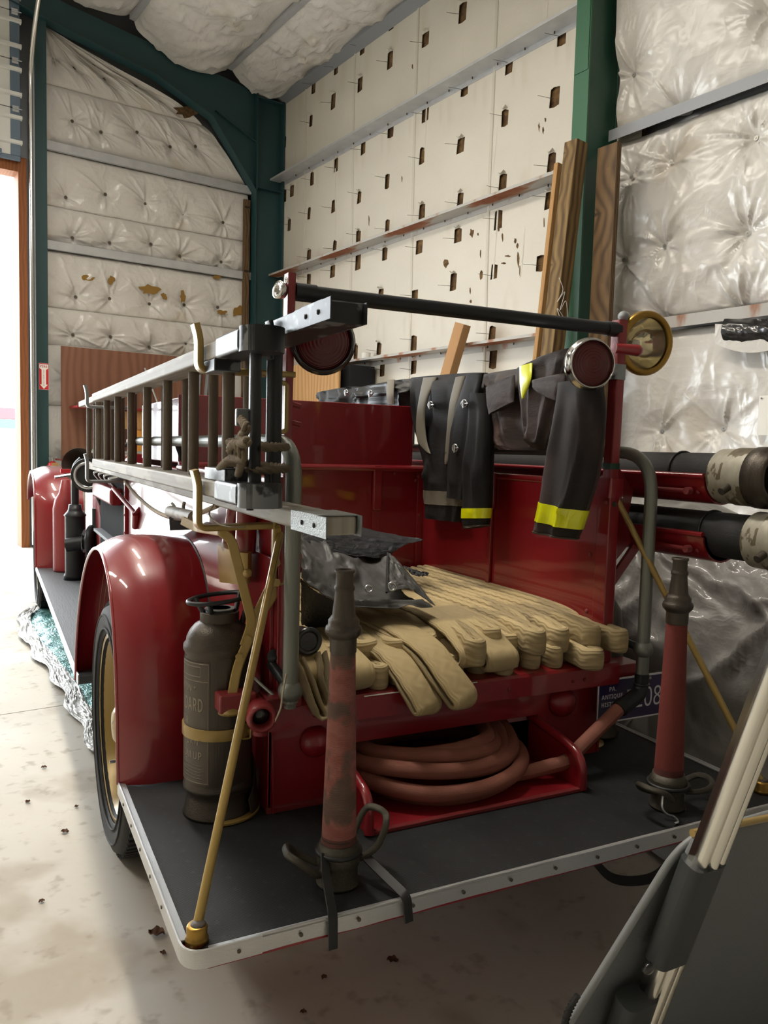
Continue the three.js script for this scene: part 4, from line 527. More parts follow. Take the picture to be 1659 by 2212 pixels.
{ // ---- pump and fittings on the left running board
  const P = (px, py) => PX(px, py, 0.56);
  const b = PY(163, 1252, HS), z = b[2], x = b[0];
  const sp = tp('pump_inlet', lathe([[0, 0.484], [0.085, 0.484], [0.08, 0.52], [0.072, 0.53], [0.072, 0.95], [0.08, 0.96], [0.06, 0.985], [0.05, 1.0], [0.045, 1.04], [0, 1.04]]).translate(x, 0, z), M.ironDark);
  part(sp, 'valve_stem', pipe(crv([[x, 1.02, z], [x, 1.2, z], [x + 0.01, 1.32, z], [x + 0.05, 1.37, z]], false, 20), 0.028, { seg: 8 }), M.ironDark); part(sp, 'lever', pipe(crv([[x - 0.14, 1.24, z + 0.02], [x, 1.26, z + 0.02], [x + 0.14, 1.24, z + 0.02], [x + 0.26, 1.28, z + 0.02]], false, 20), 0.012, { seg: 6 }), M.steel); part(sp, 'flag', bb(x - 0.1, x - 0.03, 1.27, 1.3, z, z + 0.01, 0.002), M.redPlain);
  const hw = tp('gate_valve', [aim(lathe([[0, -0.03], [0.1, -0.03], [0.12, -0.015], [0.12, 0.015], [0.1, 0.03], [0, 0.03]], 24), [x + 0.1, 0.78, z + 0.14], [1, 0, 0.35]), rod([x - 0.07, 0.75, z + 0.09], [x + 0.1, 0.78, z + 0.14], 0.05), rod([x + 0.13, 0.58, z + 0.14], [x + 0.13, 1.02, z + 0.14], 0.028), rod([x + 0.16, 0.7, z + 0.16], [x + 0.16, 0.9, z + 0.16], 0.06)], M.ironDark); part(hw, 'face', aim(lathe([[0, 0.032], [0.085, 0.032], [0.085, 0.036], [0, 0.036]], 20), [x + 0.082, 0.78, z + 0.133], [-1, 0, -0.35]), M.steel);
  tp('pump_pipe', [rod([x + 0.35, 0.86, z + 0.3], [x + 0.45, 0.88, -4.4], 0.06), rod([x + 0.35, 0.86, z + 0.3], [x + 0.16, 0.82, z + 0.16], 0.06), rod([x + 0.36, 0.86, z + 0.32], [x + 0.36, 0.98, z + 0.32], 0.03)], M.ironDark);
  const rt = PY(150, 1247, HS); tp('red_tank', [lathe([[0, 0.484], [0.09, 0.484], [0.095, 0.5], [0.095, 0.98], [0.08, 1.05], [0.05, 1.1], [0.03, 1.2], [0, 1.2]]).translate(rt[0] + 0.0, 0, rt[2] - 0.3)], M.redWorn);
  { const p = PX(192, 1027, 0.62); const l = tp('search_lamp', aim(lathe([[0, 0.12], [0.06, 0.11], [0.11, 0.05], [0.12, 0.0], [0.115, -0.02], [0, -0.02]], 26), p, [0.3, 0.1, -1]), M.black); part(l, 'ring', torus(V(p).add(new THREE.Vector3(-0.005, 0, 0.018)).toArray(), [0.3, 0.1, -1], 0.085, 0.014), M.steel); part(l, 'bracket', rod(p, [p[0] + 0.08, p[1] - 0.2, p[2]], 0.015), M.black);
    const q = PX(171, 1012, 0.6); tp('horn_bell', aim(lathe([[0.02, 0.3], [0.03, 0.2], [0.06, 0.08], [0.13, 0.0], [0.125, 0.0], [0.05, 0.08], [0.02, 0.2]], 26), [q[0] + 0.02, q[1] + 0.02, q[2] - 0.2], [0.4, 0, -1]), M.brassOld); }
  tp('cab_side', prism([[-6.3, 0.6], [-6.3, 1.28], [-6.2, 1.3], [-5.75, 0.9], [-5.75, 0.6]], 0.70, 0.72, 'zy'), M.redWorn); tp('cab_brace', [rod(PX(245, 1055, 0.62), PX(293, 1110, 0.68), 0.012), rod(PX(293, 1110, 0.68), PX(310, 1090, 0.72), 0.012), rod(PX(293, 1110, 0.68), PX(292, 1138, 0.69), 0.018)], M.redDark);
  tp('hand_crank', [pipe(crv([PX(300, 1060, 0.68), PX(340, 1090, 0.66), PX(385, 1108, 0.62), PX(415, 1122, 0.58)], false, 20), 0.0, { seg: 4 })].slice(1).concat([bar(PX(375, 1130, 0.60), PX(420, 1128, 0.66), 0.05, 0.05)]), M.ironDark);
  const ck = tp('cleat', [rod(PX(368, 1105, 0.6), PX(420, 1118, 0.6), 0.022), pipe(crv([PX(372, 1088, 0.6), PX(378, 1098, 0.6), PX(378, 1112, 0.6)]), 0.006, { seg: 6 }), pipe(crv([PX(398, 1086, 0.6), PX(396, 1096, 0.6), PX(400, 1112, 0.6)]), 0.006, { seg: 6 })], M.ladder);
}
{ // ---- posts, cross bar, lamps
  const zl = -2.06;
  const pl = tp('corner_post', [bar([0.722, 1.36, zl], [0.728, 1.96, zl], 0.022, 0.036, 0.003, [0, 0, 1]), bar([0.724, 0.95, zl + 0.0], [0.722, 1.38, zl], 0.04, 0.045, 0.004, [0, 0, 1])], M.redWorn, { label: 'chipped red flat iron post' });
  tp('corner_post', [bar([0.712, HS + 0.26, zl], [0.712, 1.42, zl], 0.03, 0.06, 0.004, [0, 0, 1])], M.red);
  const a = PZ(1318, 1045, zl), pr = tp('corner_post', [bar([1.868, 1.40, zl], [1.876, 1.945, zl], 0.036, 0.042, 0.005, [0, 0, 1])], M.redWorn, { label: 'chipped red square post beside the coats' });
  tp('post_socket', [bar([1.862, 0.74, zl], [1.866, 1.40, zl], 0.045, 0.06, 0.005, [0, 0, 1]), bar([1.866, 1.36, zl], [1.867, 1.425, zl], 0.066, 0.075, 0.012, [0, 0, 1])], M.red);
  part(pr, 'tape', bar([1.868, 1.455, zl], [1.868, 1.475, zl], 0.04, 0.046, 0.005, [0, 0, 1]), M.green); tp('rivet', [rivet([1.862, 1.34, zl + 0.032], [0, 0, 1], 0.01)], M.brassOld); tp('rivet', [rivet([1.835, 1.345, zl + 0.02], [-0.5, 0, 1], 0.008)], M.redWorn);
  const cb = tp('cross_bar', rod([0.74, 1.915, zl], [1.875, 1.915, zl], 0.021, 0.021, 18), M.ironDark); for (const [a, b] of [[0.74, 0.80], [1.82, 1.87]]) part(cb, 'end_sleeve', rod([a, 1.915, zl], [b, 1.915, zl], 0.0245, 0.0245, 16), M.ironDark);
  part(cb, 'end_nut', [aim(lathe([[0, 0.0], [0.02, 0], [0.024, 0.012], [0.024, 0.022], [0.011, 0.022], [0.011, 0.006], [0, 0.006]], 16), [0.712, 1.912, zl], [-1, 0.15, 0.25]), ball([0.73, 1.94, zl], 0.018)], M.chrome);
  for (const [y, l] of [[1.62, 0.03], [1.57, 0.05]]) part(pl, 'peg', rod([0.72, y, zl], [0.76, y - 0.01, zl + l * 0.3], 0.008), M.redDark);
  for (const [y0, y1] of [[1.54, 1.67], [1.13, 1.30]]) { const lp = part(pl, 'slot_plate', sweep(fillet([[0.688, y0, zl + 0.02], [0.688, y1, zl + 0.02], [0.715, y1, zl + 0.02], [0.715, y0, zl + 0.02], [0.688, y0, zl + 0.02]], 0.012), rrect(0.012, 0.02, 0.003, 1), { up: [0, 0, 1] }), M.gold); }
  // lamp drums: chrome rim, red lens with a grid
  const lamp = (at, dir, r, rim, lens, name, lab) => {
    const d = V(dir).normalize(), w = tp(name, aim(lathe([[0, -0.075], [r * 0.3, -0.07], [r * 0.75, -0.045], [r * 0.98, -0.015], [r * 1.0, 0.0], [r * 1.05, 0.003], [r * 1.05, 0.012], [r * 0.98, 0.016], [r * 1.0, 0.022], [r * 0.96, 0.03], [r * 0.9, 0.03], [r * 0.9, 0.01]], 40), at, d.toArray()), rim, { label: lab });
    part(w, 'lens', aim(lathe([[0, 0.034], [r * 0.4, 0.032], [r * 0.75, 0.026], [r * 0.92, 0.018], [r * 0.92, 0.012], [0, 0.012]], 40), at, d.toArray()), lens); return w;
  };
  const L1 = PZ(1271, 787, -1.93), d1 = [-0.22, -0.02, 1], w1 = lamp(L1, d1, 0.076, M.chrome, M.lensRed, 'red_lamp', 'round red lens lamp with a chrome rim'); part(w1, 'clamp', [rod([L1[0] + 0.07, L1[1], L1[2] - 0.03], [1.87, L1[1], zl], 0.014), bar([1.868, L1[1] - 0.025, zl], [1.869, L1[1] + 0.025, zl], 0.046, 0.052, 0.006, [0, 0, 1])], M.cap);
  const L2 = PZ(697, 740, -2.02), w2 = lamp(L2, [-0.3, -0.05, 1], 0.083, M.blackGloss, M.lensRed, 'red_lamp', 'round red lens lamp with a black rim'); part(w2, 'clamp', [rod([L2[0] - 0.04, L2[1], L2[2] - 0.04], [0.725, L2[1], zl], 0.012)], M.cap);
  const L3 = PZ(1390, 742, -2.08), d3 = V([-0.12, -0.10, 1]).normalize(), w3 = tp('spot_lamp', aim(lathe([[0.0, -0.10], [0.03, -0.098], [0.07, -0.07], [0.092, -0.03], [0.098, 0], [0.108, 0.002], [0.108, 0.016], [0.1, 0.024], [0.086, 0.024], [0.088, 0.012]], 40), L3, d3.toArray()), M.brass, { label: 'brass rimmed round spot lamp with clear lens' });
  part(w3, 'reflector', aim(lathe([[0.012, -0.07], [0.04, -0.058], [0.07, -0.03], [0.086, 0.004], [0.088, 0.004], [0.072, -0.034], [0.04, -0.062], [0.012, -0.074]], 36), L3, d3.toArray()), M.reflector); part(w3, 'lens', aim(lathe([[0, 0.022], [0.05, 0.019], [0.088, 0.014], [0.088, 0.0135], [0.05, 0.0185], [0, 0.0215]], 36), L3, d3.toArray()), M.lensClear); part(w3, 'bulb', aim(new THREE.SphereGeometry(0.014, 12, 8), V(L3).addScaledVector(d3, -0.04).toArray(), [0, 1, 0]), M.paperWhite);
  part(w3, 'bracket', [pipe(crv([[1.876, 1.93, zl], [1.90, 1.965, zl - 0.01], [1.93, 1.97, zl - 0.03], [L3[0] - 0.05, 1.95, L3[2] - 0.04]], false, 14), 0.011, { seg: 8 }), ball([1.89, 1.96, zl], 0.018)], M.cap);
  { const h = PZ(1330, 752, -2.02), e = PZ(1376, 757, -1.99); tp('lamp_handle', [rod(h, e, 0.016, 0.019, 14), ball(e, 0.0195)], M.red, { label: 'short red lamp handle' }); }
}
{ // ---- grey grab rails, both sides
  const zv = -1.95, xl = 0.708, xr = 1.945;
  const gl = tp('grab_rail', pipe(fillet([[0.665, 1.51, -4.3], [0.69, 1.515, -2.15], [xl, 1.51, zv], [xl, 0.83, zv]], 0.14, 8), 0.021, { seg: 14 }), M.tubeGray, { label: 'grey tube grab rail bent down at the corner' });
  part(gl, 'ball_fitting', [ball([xl, 0.86, zv], 0.033, 0.95), rod([xl, 0.83, zv], [xl, 0.815, zv], 0.016)], M.tubeGray); part(gl, 'stub', [rod([xl, 0.86, zv], [xl - 0.02, 0.91, zl2()], 0.014), aim(lathe([[0, 0], [0.02, 0], [0.022, 0.01], [0, 0.02]], 12), [0.695, 0.93, -2.05], [0, 0, 1])], M.ironDark);
  part(gl, 'collar', rod([0.69, 1.515, -3.05], [0.69, 1.515, -3.02], 0.027), M.tubeGray); part(gl, 'bracket', pipe(crv([[0.69, 1.51, -3.3], [0.72, 1.42, -3.32], [0.70, 1.36, -3.3], [0.72, 1.3, -3.3]], false, 14), 0.012, { seg: 6 }), M.ironDark);
  const gr = tp('grab_rail', pipe(fillet([[1.93, 1.51, -4.3], [1.93, 1.515, -2.25], [xr, 1.51, zv], [xr, 0.72, zv]], 0.14, 8), 0.021, { seg: 14 }), M.tubeGray, { label: 'grey tube grab rail ending in a hose outlet' });
  part(gr, 'ball_fitting', ball([xr, 0.862, zv], 0.033, 0.95), M.tubeGray); part(gr, 'stub', rod([xr, 0.862, zv], [1.87, 0.90, -2.06], 0.014, 0.012), M.ironDark);
  const e0 = [xr, 0.735, zv], e1 = V(PZ(1372, 1500, zv + 0.01)).toArray(), e2 = PZ(1340, 1530, zv + 0.02);
  part(gr, 'hose_outlet', [pipe(fillet([[xr, 0.78, zv], [xr, 0.715, zv], e2], 0.04, 6), (t) => 0.023 + 0.004 * t, { seg: 14 }), torus([xr, 0.745, zv], [0, 1, 0], 0.024, 0.004)], M.ironDark);
  function zl2() { return -2.05; }
  // brass braces from the step corners
  const base = [[0.374, 0.484, -1.562], [2.113, 0.484, -1.60]];
  for (const [i, top] of [[0, [0.706, 1.27, -2.04]], [1, [1.886, 1.35, -2.04]]]) {
    const b = base[i], m = [b[0], b[1] + 0.03, b[2]], r = tp('brass_brace', pipe([m, top], 0.0105, { seg: 12 }), M.gold, { label: 'worn brass brace rod' });
    part(r, 'foot', [aim(lathe([[0, 0.0], [0.024, 0], [0.024, 0.01], [0.021, 0.013], [0.022, 0.032], [0.018, 0.038], [0.0, 0.038]], 22), b, [0, 1, 0])], M.brass); part(r, 'foot_cap', ball([b[0] + 0.002, b[1] + 0.038, b[2] + 0.002], 0.016, 0.45), M.brassOld);
  }
  // forged gold stay behind the extinguisher, from the red bracket up to the post
  const k0 = PZ(497, 1530, -2.02), k1 = PZ(512, 1440, -2.03), k2 = PZ(560, 1330, -2.04), k3 = PZ(604, 1265, -2.05), k4 = PZ(606, 1190, -2.05);
  const st = tp('forged_stay', sweep(fillet([k0, k1, k2, k3, k4], 0.04, 5), rrect(0.026, 0.012, 0.004, 2), { up: [-0.4, 0, 1] }), M.gold); part(st, 'foot_pad', aim(lathe([[0, 0], [0.032, 0], [0.03, 0.008], [0.016, 0.02], [0, 0.02]], 16), [k0[0], k0[1] - 0.012, k0[2]], [0, 1, 0]), M.gold);
  for (const [px, py] of [[536, 1382], [517, 1420], [598, 1215], [598, 1258]]) part(st, 'bolt', bolt(PZ(px, py, -2.012), [-0.3, 0, 1], 0.011, 0.014), M.gold);
  tp('stay_arm', sweep(fillet([PX(395, 1125, 0.52), PX(425, 1140, 0.54), PZ(478, 1148, -2.05), PZ(500, 1165, -2.05), PZ(545, 1345, -2.04), PZ(528, 1395, -2.035)], 0.025, 4), rrect(0.026, 0.010, 0.003, 2), { up: [-0.3, 0, 1] }), M.gold);
  tp('ladder_hook', sweep(fillet([PX(640, 1150, 0.69).map((v, i) => i === 2 ? -2.02 : v), [0.70, 1.27, -2.04], PZ(588, 1250, -2.04), PZ(545, 1340, -2.04)], 0.03, 4), rrect(0.016, 0.01, 0.003, 2), { up: [-0.3, 0, 1] }), M.gold);
  // red bracket with port on the corner
  const c = PZ(565, 1545, -1.96), br = tp('port_fitting', [aim(lathe([[0.024, 0.0], [0.024, 0.04], [0.028, 0.05], [0.034, 0.05], [0.04, 0.04], [0.04, 0.015], [0.034, 0.0], [0.03, -0.08], [0, -0.08]], 26), [c[0], c[1], c[2] - 0.02], [-0.12, -0.02, 1]), bb(c[0] + 0.02, c[0] + 0.12, c[1] + 0.0, c[1] + 0.035, -2.06, -1.98, 0.006), bb(c[0] - 0.10, c[0] - 0.0, c[1] + 0.0, c[1] + 0.05, -2.12, -2.0, 0.006), rod([c[0] + 0.01, c[1] - 0.02, c[2] - 0.04], [c[0] + 0.01, c[1] - 0.065, c[2] - 0.04], 0.022)], M.redWorn); part(br, 'port_lens', aim(lathe([[0, 0.02], [0.018, 0.016], [0.0245, 0.008], [0, 0.008]], 20), [c[0], c[1], c[2] - 0.01], [-0.12, -0.02, 1]), M.blackGloss);
  part(br, 'wire', pipe(crv([PZ(618, 1455, -1.93), PZ(610, 1500, -1.92), PZ(606, 1530, -1.92), PZ(593, 1560, -1.93)], false, 16), 0.003, { seg: 5 }), M.cordWhite); part(br, 'rod', rod(PZ(545, 1462, -2.06), PZ(604, 1515, -2.0), 0.006), M.steel);
  // gold pocket on the body side holding two red pike handles
  const g0 = PX(480, 1185, 0.64), g1 = PX(532, 1290, 0.64); const pk = tp('tool_pocket', [loft([[PX(478, 1172, 0.635), PX(536, 1195, 0.65), 0.03], [PX(480, 1225, 0.635), PX(535, 1235, 0.65), 0.03], [PX(482, 1255, 0.635), PX(534, 1262, 0.65), 0.028]], { nr: 10, nt: 20, pw: 0.8 })], M.gold); part(pk, 'knob', aim(lathe([[0, 0.012], [0.007, 0.011], [0.012, 0.003], [0.012, 0], [0, 0]], 16), PX(534, 1238, 0.61), [-0.4, 0, 1]), M.gold);
  for (const [a, b, r] of [[[494, 1190], [510, 1085], 0.024], [[530, 1195], [534, 1100], 0.03]]) tp('tool_handle', rod(PX(a[0], a[1], 0.66), PX(b[0], b[1], 0.67), r, r * 1.05, 14), M.red);
}
{ // ---- hose tray on the step
  const end = (x, pts) => { const outer = [[-1.828, HS + 0.004], [-1.832, 0.555], [-1.85, 0.585], [-1.89, 0.603], [-2.1, 0.625], [-2.1, HS + 0.004]]; const e = tp('tray_end', prism(outer, x - 0.003, x + 0.003, 'zy', x > 1.2 ? { holes: [circ(0.026, 14).map(([a, b]) => [a - 1.91, b + 0.545])] } : {}), M.red); part(e, 'rolled_edge', pipe(fillet([[x, 0.49, -1.828], [x, 0.585, -1.832], [x, 0.61, -1.92], [x, 0.632, -2.1]], 0.05, 6), 0.014, { seg: 10 }), M.red); };
  end(0.89); end(1.605);
  tp('tray_lip', [bb(0.89, 1.605, HS + 0.004, HS + 0.016, -1.84, -1.822, 0.003)], M.redWorn); tp('tray_floor', bb(0.89, 1.605, HS + 0.004, HS + 0.008, -2.6, -1.84, 0), M.redDark); tp('tray_back', bb(0.86, 1.63, HS, 0.72, -2.62, -2.6, 0), M.redDark);
}
{ // ---- suction hose troughs on the right side
  for (const [y, px] of [[1.44, 1550], [1.255, 1560]]) {
    const x = 2.10, ze = y > 1.4 ? -1.80 : -1.79, r = 0.088, prof = []; for (let k = 0; k <= 14; k++) { const a = Math.PI * (1.0 + k / 14); prof.push([Math.cos(a) * r, Math.sin(a) * r]); } for (let k = 14; k >= 0; k--) { const a = Math.PI * (1.0 + k / 14); prof.push([Math.cos(a) * (r - 0.006), Math.sin(a) * (r - 0.006)]); }
    const t = tp('hose_trough', sweep([[x, y, ze], [x, y, -5.0]], prof, { up: [0, 1, 0] }), M.red); part(t, 'rolled_edge', [pipe([[x - r, y + 0.004, ze], [x - r, y + 0.004, -5]], 0.009, { seg: 8 }), pipe([[x + r, y + 0.004, ze], [x + r, y + 0.004, -5]], 0.009, { seg: 8 })], M.red);
    part(t, 'strap_hook', [rod([x - r - 0.012, y - 0.045, ze - 0.05], [x - r - 0.012, y - 0.045, ze - 0.22], 0.007), rod([x - r, y - 0.045, ze - 0.05], [x - r - 0.02, y - 0.045, ze - 0.05], 0.012)], M.redWorn); for (const dz of [0.03, 0.12]) part(t, 'rivet', rivet([x - r * 0.86, y - 0.05, ze - dz], [-1, -0.5, 0], 0.008), M.redWorn);
  }
  tp('trough_bracket', [prism([[1.87, 1.42], [1.95, 1.46], [2.02, 1.38], [2.0, 1.28], [2.02, 1.2], [1.96, 1.14], [1.87, 1.16]], -2.13, -2.11, 'xy'), bar([1.88, 0.98, -2.12], [2.06, 1.19, -2.12], 0.035, 0.014, 0.003, [0, 0, 1])], M.red);
  const y2 = tp('right_extinguisher', [lathe([[0, 0.49], [0.08, 0.49], [0.085, 0.5], [0.07, 0.53], [0.075, 0.56], [0.085, 0.58], [0.085, 0.86], [0.07, 0.95], [0.04, 1.0], [0.045, 1.05], [0, 1.05]], 24).translate(1.98, 0, -2.2)], M.brassOld, { label: 'brass extinguisher half hidden behind the right post' }); part(y2, 'strap', [torus([1.98, 0.7, -2.2], [0, 1, 0], 0.087, 0.012)], M.gold);
  tp('gold_pillar', [lathe([[0, 0.484], [0.07, 0.484], [0.07, 0.49], [0.045, 0.5], [0.04, 0.56], [0.04, 0.74], [0, 0.74]], 20).translate(1.885, 0, -2.15)], M.gold);
}
{ // ---- licence plate under the ledge
  const a = V(PZ(1293, 1462, -2.01)), w = 0.305, h = 0.152; a.y = 0.753;
  const t = canvasTex(512, 256, (c, W, H) => { c.fillStyle = '#e8e6ee'; c.fillRect(0, 0, W, H); c.fillStyle = '#2b2150'; c.fillRect(9, 9, W - 18, H - 18); c.fillStyle = '#e4e2ea'; c.textAlign = 'center'; c.font = 'bold 36px sans-serif'; ['PA.', 'ANTIQUE', 'HISTORIC', 'CAR'].forEach((s, i) => c.fillText(s, 108, 72 + i * 44, 160)); c.font = '160px sans-serif'; c.textAlign = 'left'; c.fillText('E208', 205, 190, 285); });
  const p = tp('licence_plate', bb(a.x, a.x + w, a.y - h, a.y, -2.015, -2.011, 0.001), M.steel, { label: 'dark purple licence plate with white lettering' });
  part(p, 'face', grid(1, 1, (u, v) => [a.x + 0.001 + u * (w - 0.002), a.y - h + 0.001 + v * (h - 0.002), -2.0105]), phy({ map: t, roughness: 0.35, clearcoat: 0.5 })); for (const f of [0.25, 0.75]) part(p, 'bolt', bolt([a.x + w * f, a.y - 0.014, -2.009], [0, 0, 1], 0.006, 0.005), M.steel);
}
{ // ---- ladder brackets: flat iron U hooks
  const hook = (pts) => sweep(fillet(pts, 0.022, 5), rrect(0.016, 0.046, 0.004, 2), { up: [0, 0, 1] });
  for (const z of [-2.06, -4.62]) for (const [yt, yb] of [[1.80, 1.69], [1.43, 1.285]]) tp('ladder_bracket', hook([[0.476, yt + 0.006, z], [0.486, yt - 0.03, z], [0.486, yb, z], [0.74, yb + 0.004, z]]), z < -3 ? M.cap : M.gold);
  tp('bracket_post', [bar([0.72, 1.0, -4.62], [0.72, 1.7, -4.62], 0.03, 0.03)], M.redDark);
}

// ================================================================ THINGS CARRIED ON THE TRUCK
{ // ---- wooden ladders on the left brackets
  const rail = (x0, x1, y0, y1, z0, z1) => bb(x0, x1, y0, y1, z0, z1, 0.006);
  const uvZ = g => { const h = g.index ? g.toNonIndexed() : g; const p = h.attributes.position, n = h.attributes.normal, a = new Float32Array(p.count * 2); for (let i = 0; i < p.count; i++) { a[i * 2] = (Math.abs(n.getX(i)) > 0.6 ? p.getY(i) : p.getX(i)) * 4; a[i * 2 + 1] = p.getZ(i) * 0.6; } h.setAttribute('uv', new THREE.BufferAttribute(a, 2)); return h; };
  const bed = thing('wooden_ladder', 'longer weathered wooden ladder with metal capped ends nearest the truck body', 'ladder', [0.64, 1.3, -3.9]);
  const BT = [1.752, 1.792], BB = [1.322, 1.362], bx = [0.60, 0.685];
  for (const [a, b] of [BT, BB]) { const r = part(bed, 'rail', uvZ(rail(bx[0], bx[1], a, b, -6.25, -1.5)), M.ladder); part(r, 'end_cap', [bb(bx[0] - 0.003, bx[0], a - 0.002, b + 0.002, -1.66, -1.455, 0.001), bb(bx[0] - 0.003, bx[1] + 0.003, b, b + 0.003, -1.62, -1.5, 0.001)], a > 1.5 ? M.iron : M.cap, { uv: 2 }); part(r, 'end_cap', [bb(bx[1], bx[1] + 0.003, a - 0.002, b + 0.002, -1.64, -1.48, 0.001)], a > 1.5 ? M.ironDark : M.cap); if (a > 1.5) part(r, 'painted_end', bb(bx[0] - 0.0015, bx[1] + 0.0015, a - 0.0015, b + 0.0015, -2.02, -1.498, 0.002), M.iron, { uv: 2 }); for (const z of [-1.59, -1.52]) part(r, 'rivet', rivet([bx[0] - 0.003, (a + b) / 2, z], [-1, 0, 0], 0.006), M.ironDark); }
  for (let k = 0; k < 11; k++) part(bed, 'rung', rod([0.643, 1.355, -2.14 - 0.385 * k], [0.643, 1.757, -2.14 - 0.385 * k], 0.016, 0.016, 12), M.rung);
  part(bed, 'rung', rod([0.645, 1.355, -1.93], [0.645, 1.757, -1.93], 0.02, 0.02, 14), M.ironDark);
  const fly = thing('wooden_ladder', 'shorter weathered wooden ladder with black iron fittings resting in the outer hooks', 'ladder', [0.54, 1.3, -3.1]);
  const FT = [1.712, 1.755], FB = [1.370, 1.412], fx = [0.498, 0.585];
  for (const [a, b, top] of [[...FT, 1], [...FB, 0]]) {
    const r = part(fly, 'rail', uvZ(rail(fx[0], fx[1], a, b, -4.5, -1.70)), M.ladder);
    part(r, 'iron_shoe', [bb(fx[0] - 0.004, fx[1] + 0.006, a - 0.004, b + 0.004, -1.93, -1.73, 0.008), aim(new THREE.CylinderGeometry(0.05, 0.05, b - a + 0.012, 20), [0.545, (a + b) / 2, -1.72], [0, 1, 0])], M.iron, { uv: 2 });
    part(r, 'splice_block', top ? bb(fx[0], fx[1] - 0.02, a - 0.03, a, -2.06, -1.95, 0.003) : bb(fx[0] + 0.01, fx[1] + 0.015, b, b + 0.032, -2.08, -1.88, 0.003), M.iron, { uv: 2 });
    for (const z of [-1.78, -1.86]) part(r, 'bolt', bolt([0.54, top ? b + 0.006 : a - 0.01, z], [0, 1, 0], 0.009, 0.014), M.ironDark);
    part(r, 'lug', sweep(fillet([[0.590, a - 0.01, -1.80], [0.590, b + 0.02, -1.80], [0.586, b + 0.035, -1.80]], 0.01), rrect(0.01, 0.035, 0.003, 1), { up: [0, 0, 1] }), M.ironDark);
  }
  for (let k = 0; k < 8; k++) part(fly, 'rung', rod([0.545, 1.405, -1.99 - 0.38 * k + (k > 6 ? 0.03 : 0)], [0.545, 1.72, -1.99 - 0.38 * k + (k > 6 ? 0.03 : 0)], 0.016, 0.016, 12), M.rung);
  const hp = part(fly, 'iron_post', bar([0.545, 1.40, -1.765], [0.545, 1.72, -1.765], 0.026, 0.036, 0.012, [0, 0, 1]), M.ironDark); part(hp, 'pulley_clip', [bb(0.505, 0.535, 1.545, 1.585, -1.79, -1.775, 0.003)], M.cap);
  part(fly, 'wire_loop', pipe(crv([PX(462, 1090, 0.495), PX(452, 1110, 0.495), PX(470, 1130, 0.495), PX(500, 1138, 0.5), PX(530, 1138, 0.52)], false, 24), 0.002, { seg: 5 }), M.rope);
}
{ // ---- rope lashing round the ladder posts
  const r = thing('rope', 'frayed brown rope knotted round the iron ladder post', 'rope', [0.6, 1.45, -1.8]);
  const tw = (pts, n = 60, rad = 0.0085) => { const cv = new THREE.CatmullRomCurve3(pts.map(V)), L = cv.getLength(), k = Math.max(40, Math.round(L / 0.004)), f = cv.computeFrenetFrames(k), P = cv.getSpacedPoints(k); return mergeGeometries([0, 1, 2].map(s => pipe(P.map((p, i) => { const a = i * 0.004 / rad * 0.9 + s * 2.0944; return p.clone().addScaledVector(f.normals[i], Math.cos(a) * rad * 0.55).addScaledVector(f.binormals[i], Math.sin(a) * rad * 0.55); }), rad * 0.58, { seg: 6 }))); };
  const c = [0.545, -1.765];
  const hel = (y, n, rx, ph) => Array.from({ length: 14 * n }, (_, i) => { const a = i / 14 * 6.283 + ph; return [0.578 + Math.cos(a) * rx * 0.85, y - i * 0.0012, -1.85 + Math.sin(a) * 0.115]; });
  part(r, 'coil', tw(hel(1.512, 1, 0.072, 2.4), 60), M.rope); part(r, 'coil', tw(hel(1.462, 1.1, 0.075, 2.4), 60), M.rope);
  part(r, 'knot', tw([PX(520, 905, 0.5), PX(532, 925, 0.49), PX(520, 945, 0.5), PX(535, 955, 0.48), PX(512, 968, 0.49), PX(520, 990, 0.5), PX(498, 975, 0.5), PX(510, 960, 0.48), PX(525, 985, 0.485), PX(500, 990, 0.5)], 90, 0.0095), M.rope);
  part(r, 'tail', tw([PX(505, 985, 0.5), PX(485, 1000, 0.5), PX(472, 1015, 0.52)], 30), M.rope); part(r, 'tail', tw([PX(525, 985, 0.5), PX(520, 1005, 0.5), PX(515, 1025, 0.52)], 30), M.rope);
  const w = thing('hand_line', 'thin grey rope sagging below the ladder along the glossy body side', 'rope', [0.6, 1.2, -3]);
  part(w, 'line', pipe(crv([PX(270, 1040, 0.62), PX(290, 1065, 0.62), PX(330, 1100, 0.61), PX(370, 1118, 0.6), PX(410, 1118, 0.6), PX(440, 1105, 0.6), PX(470, 1092, 0.61)], false, 50), 0.008, { seg: 7 }), M.cordWhite);
}
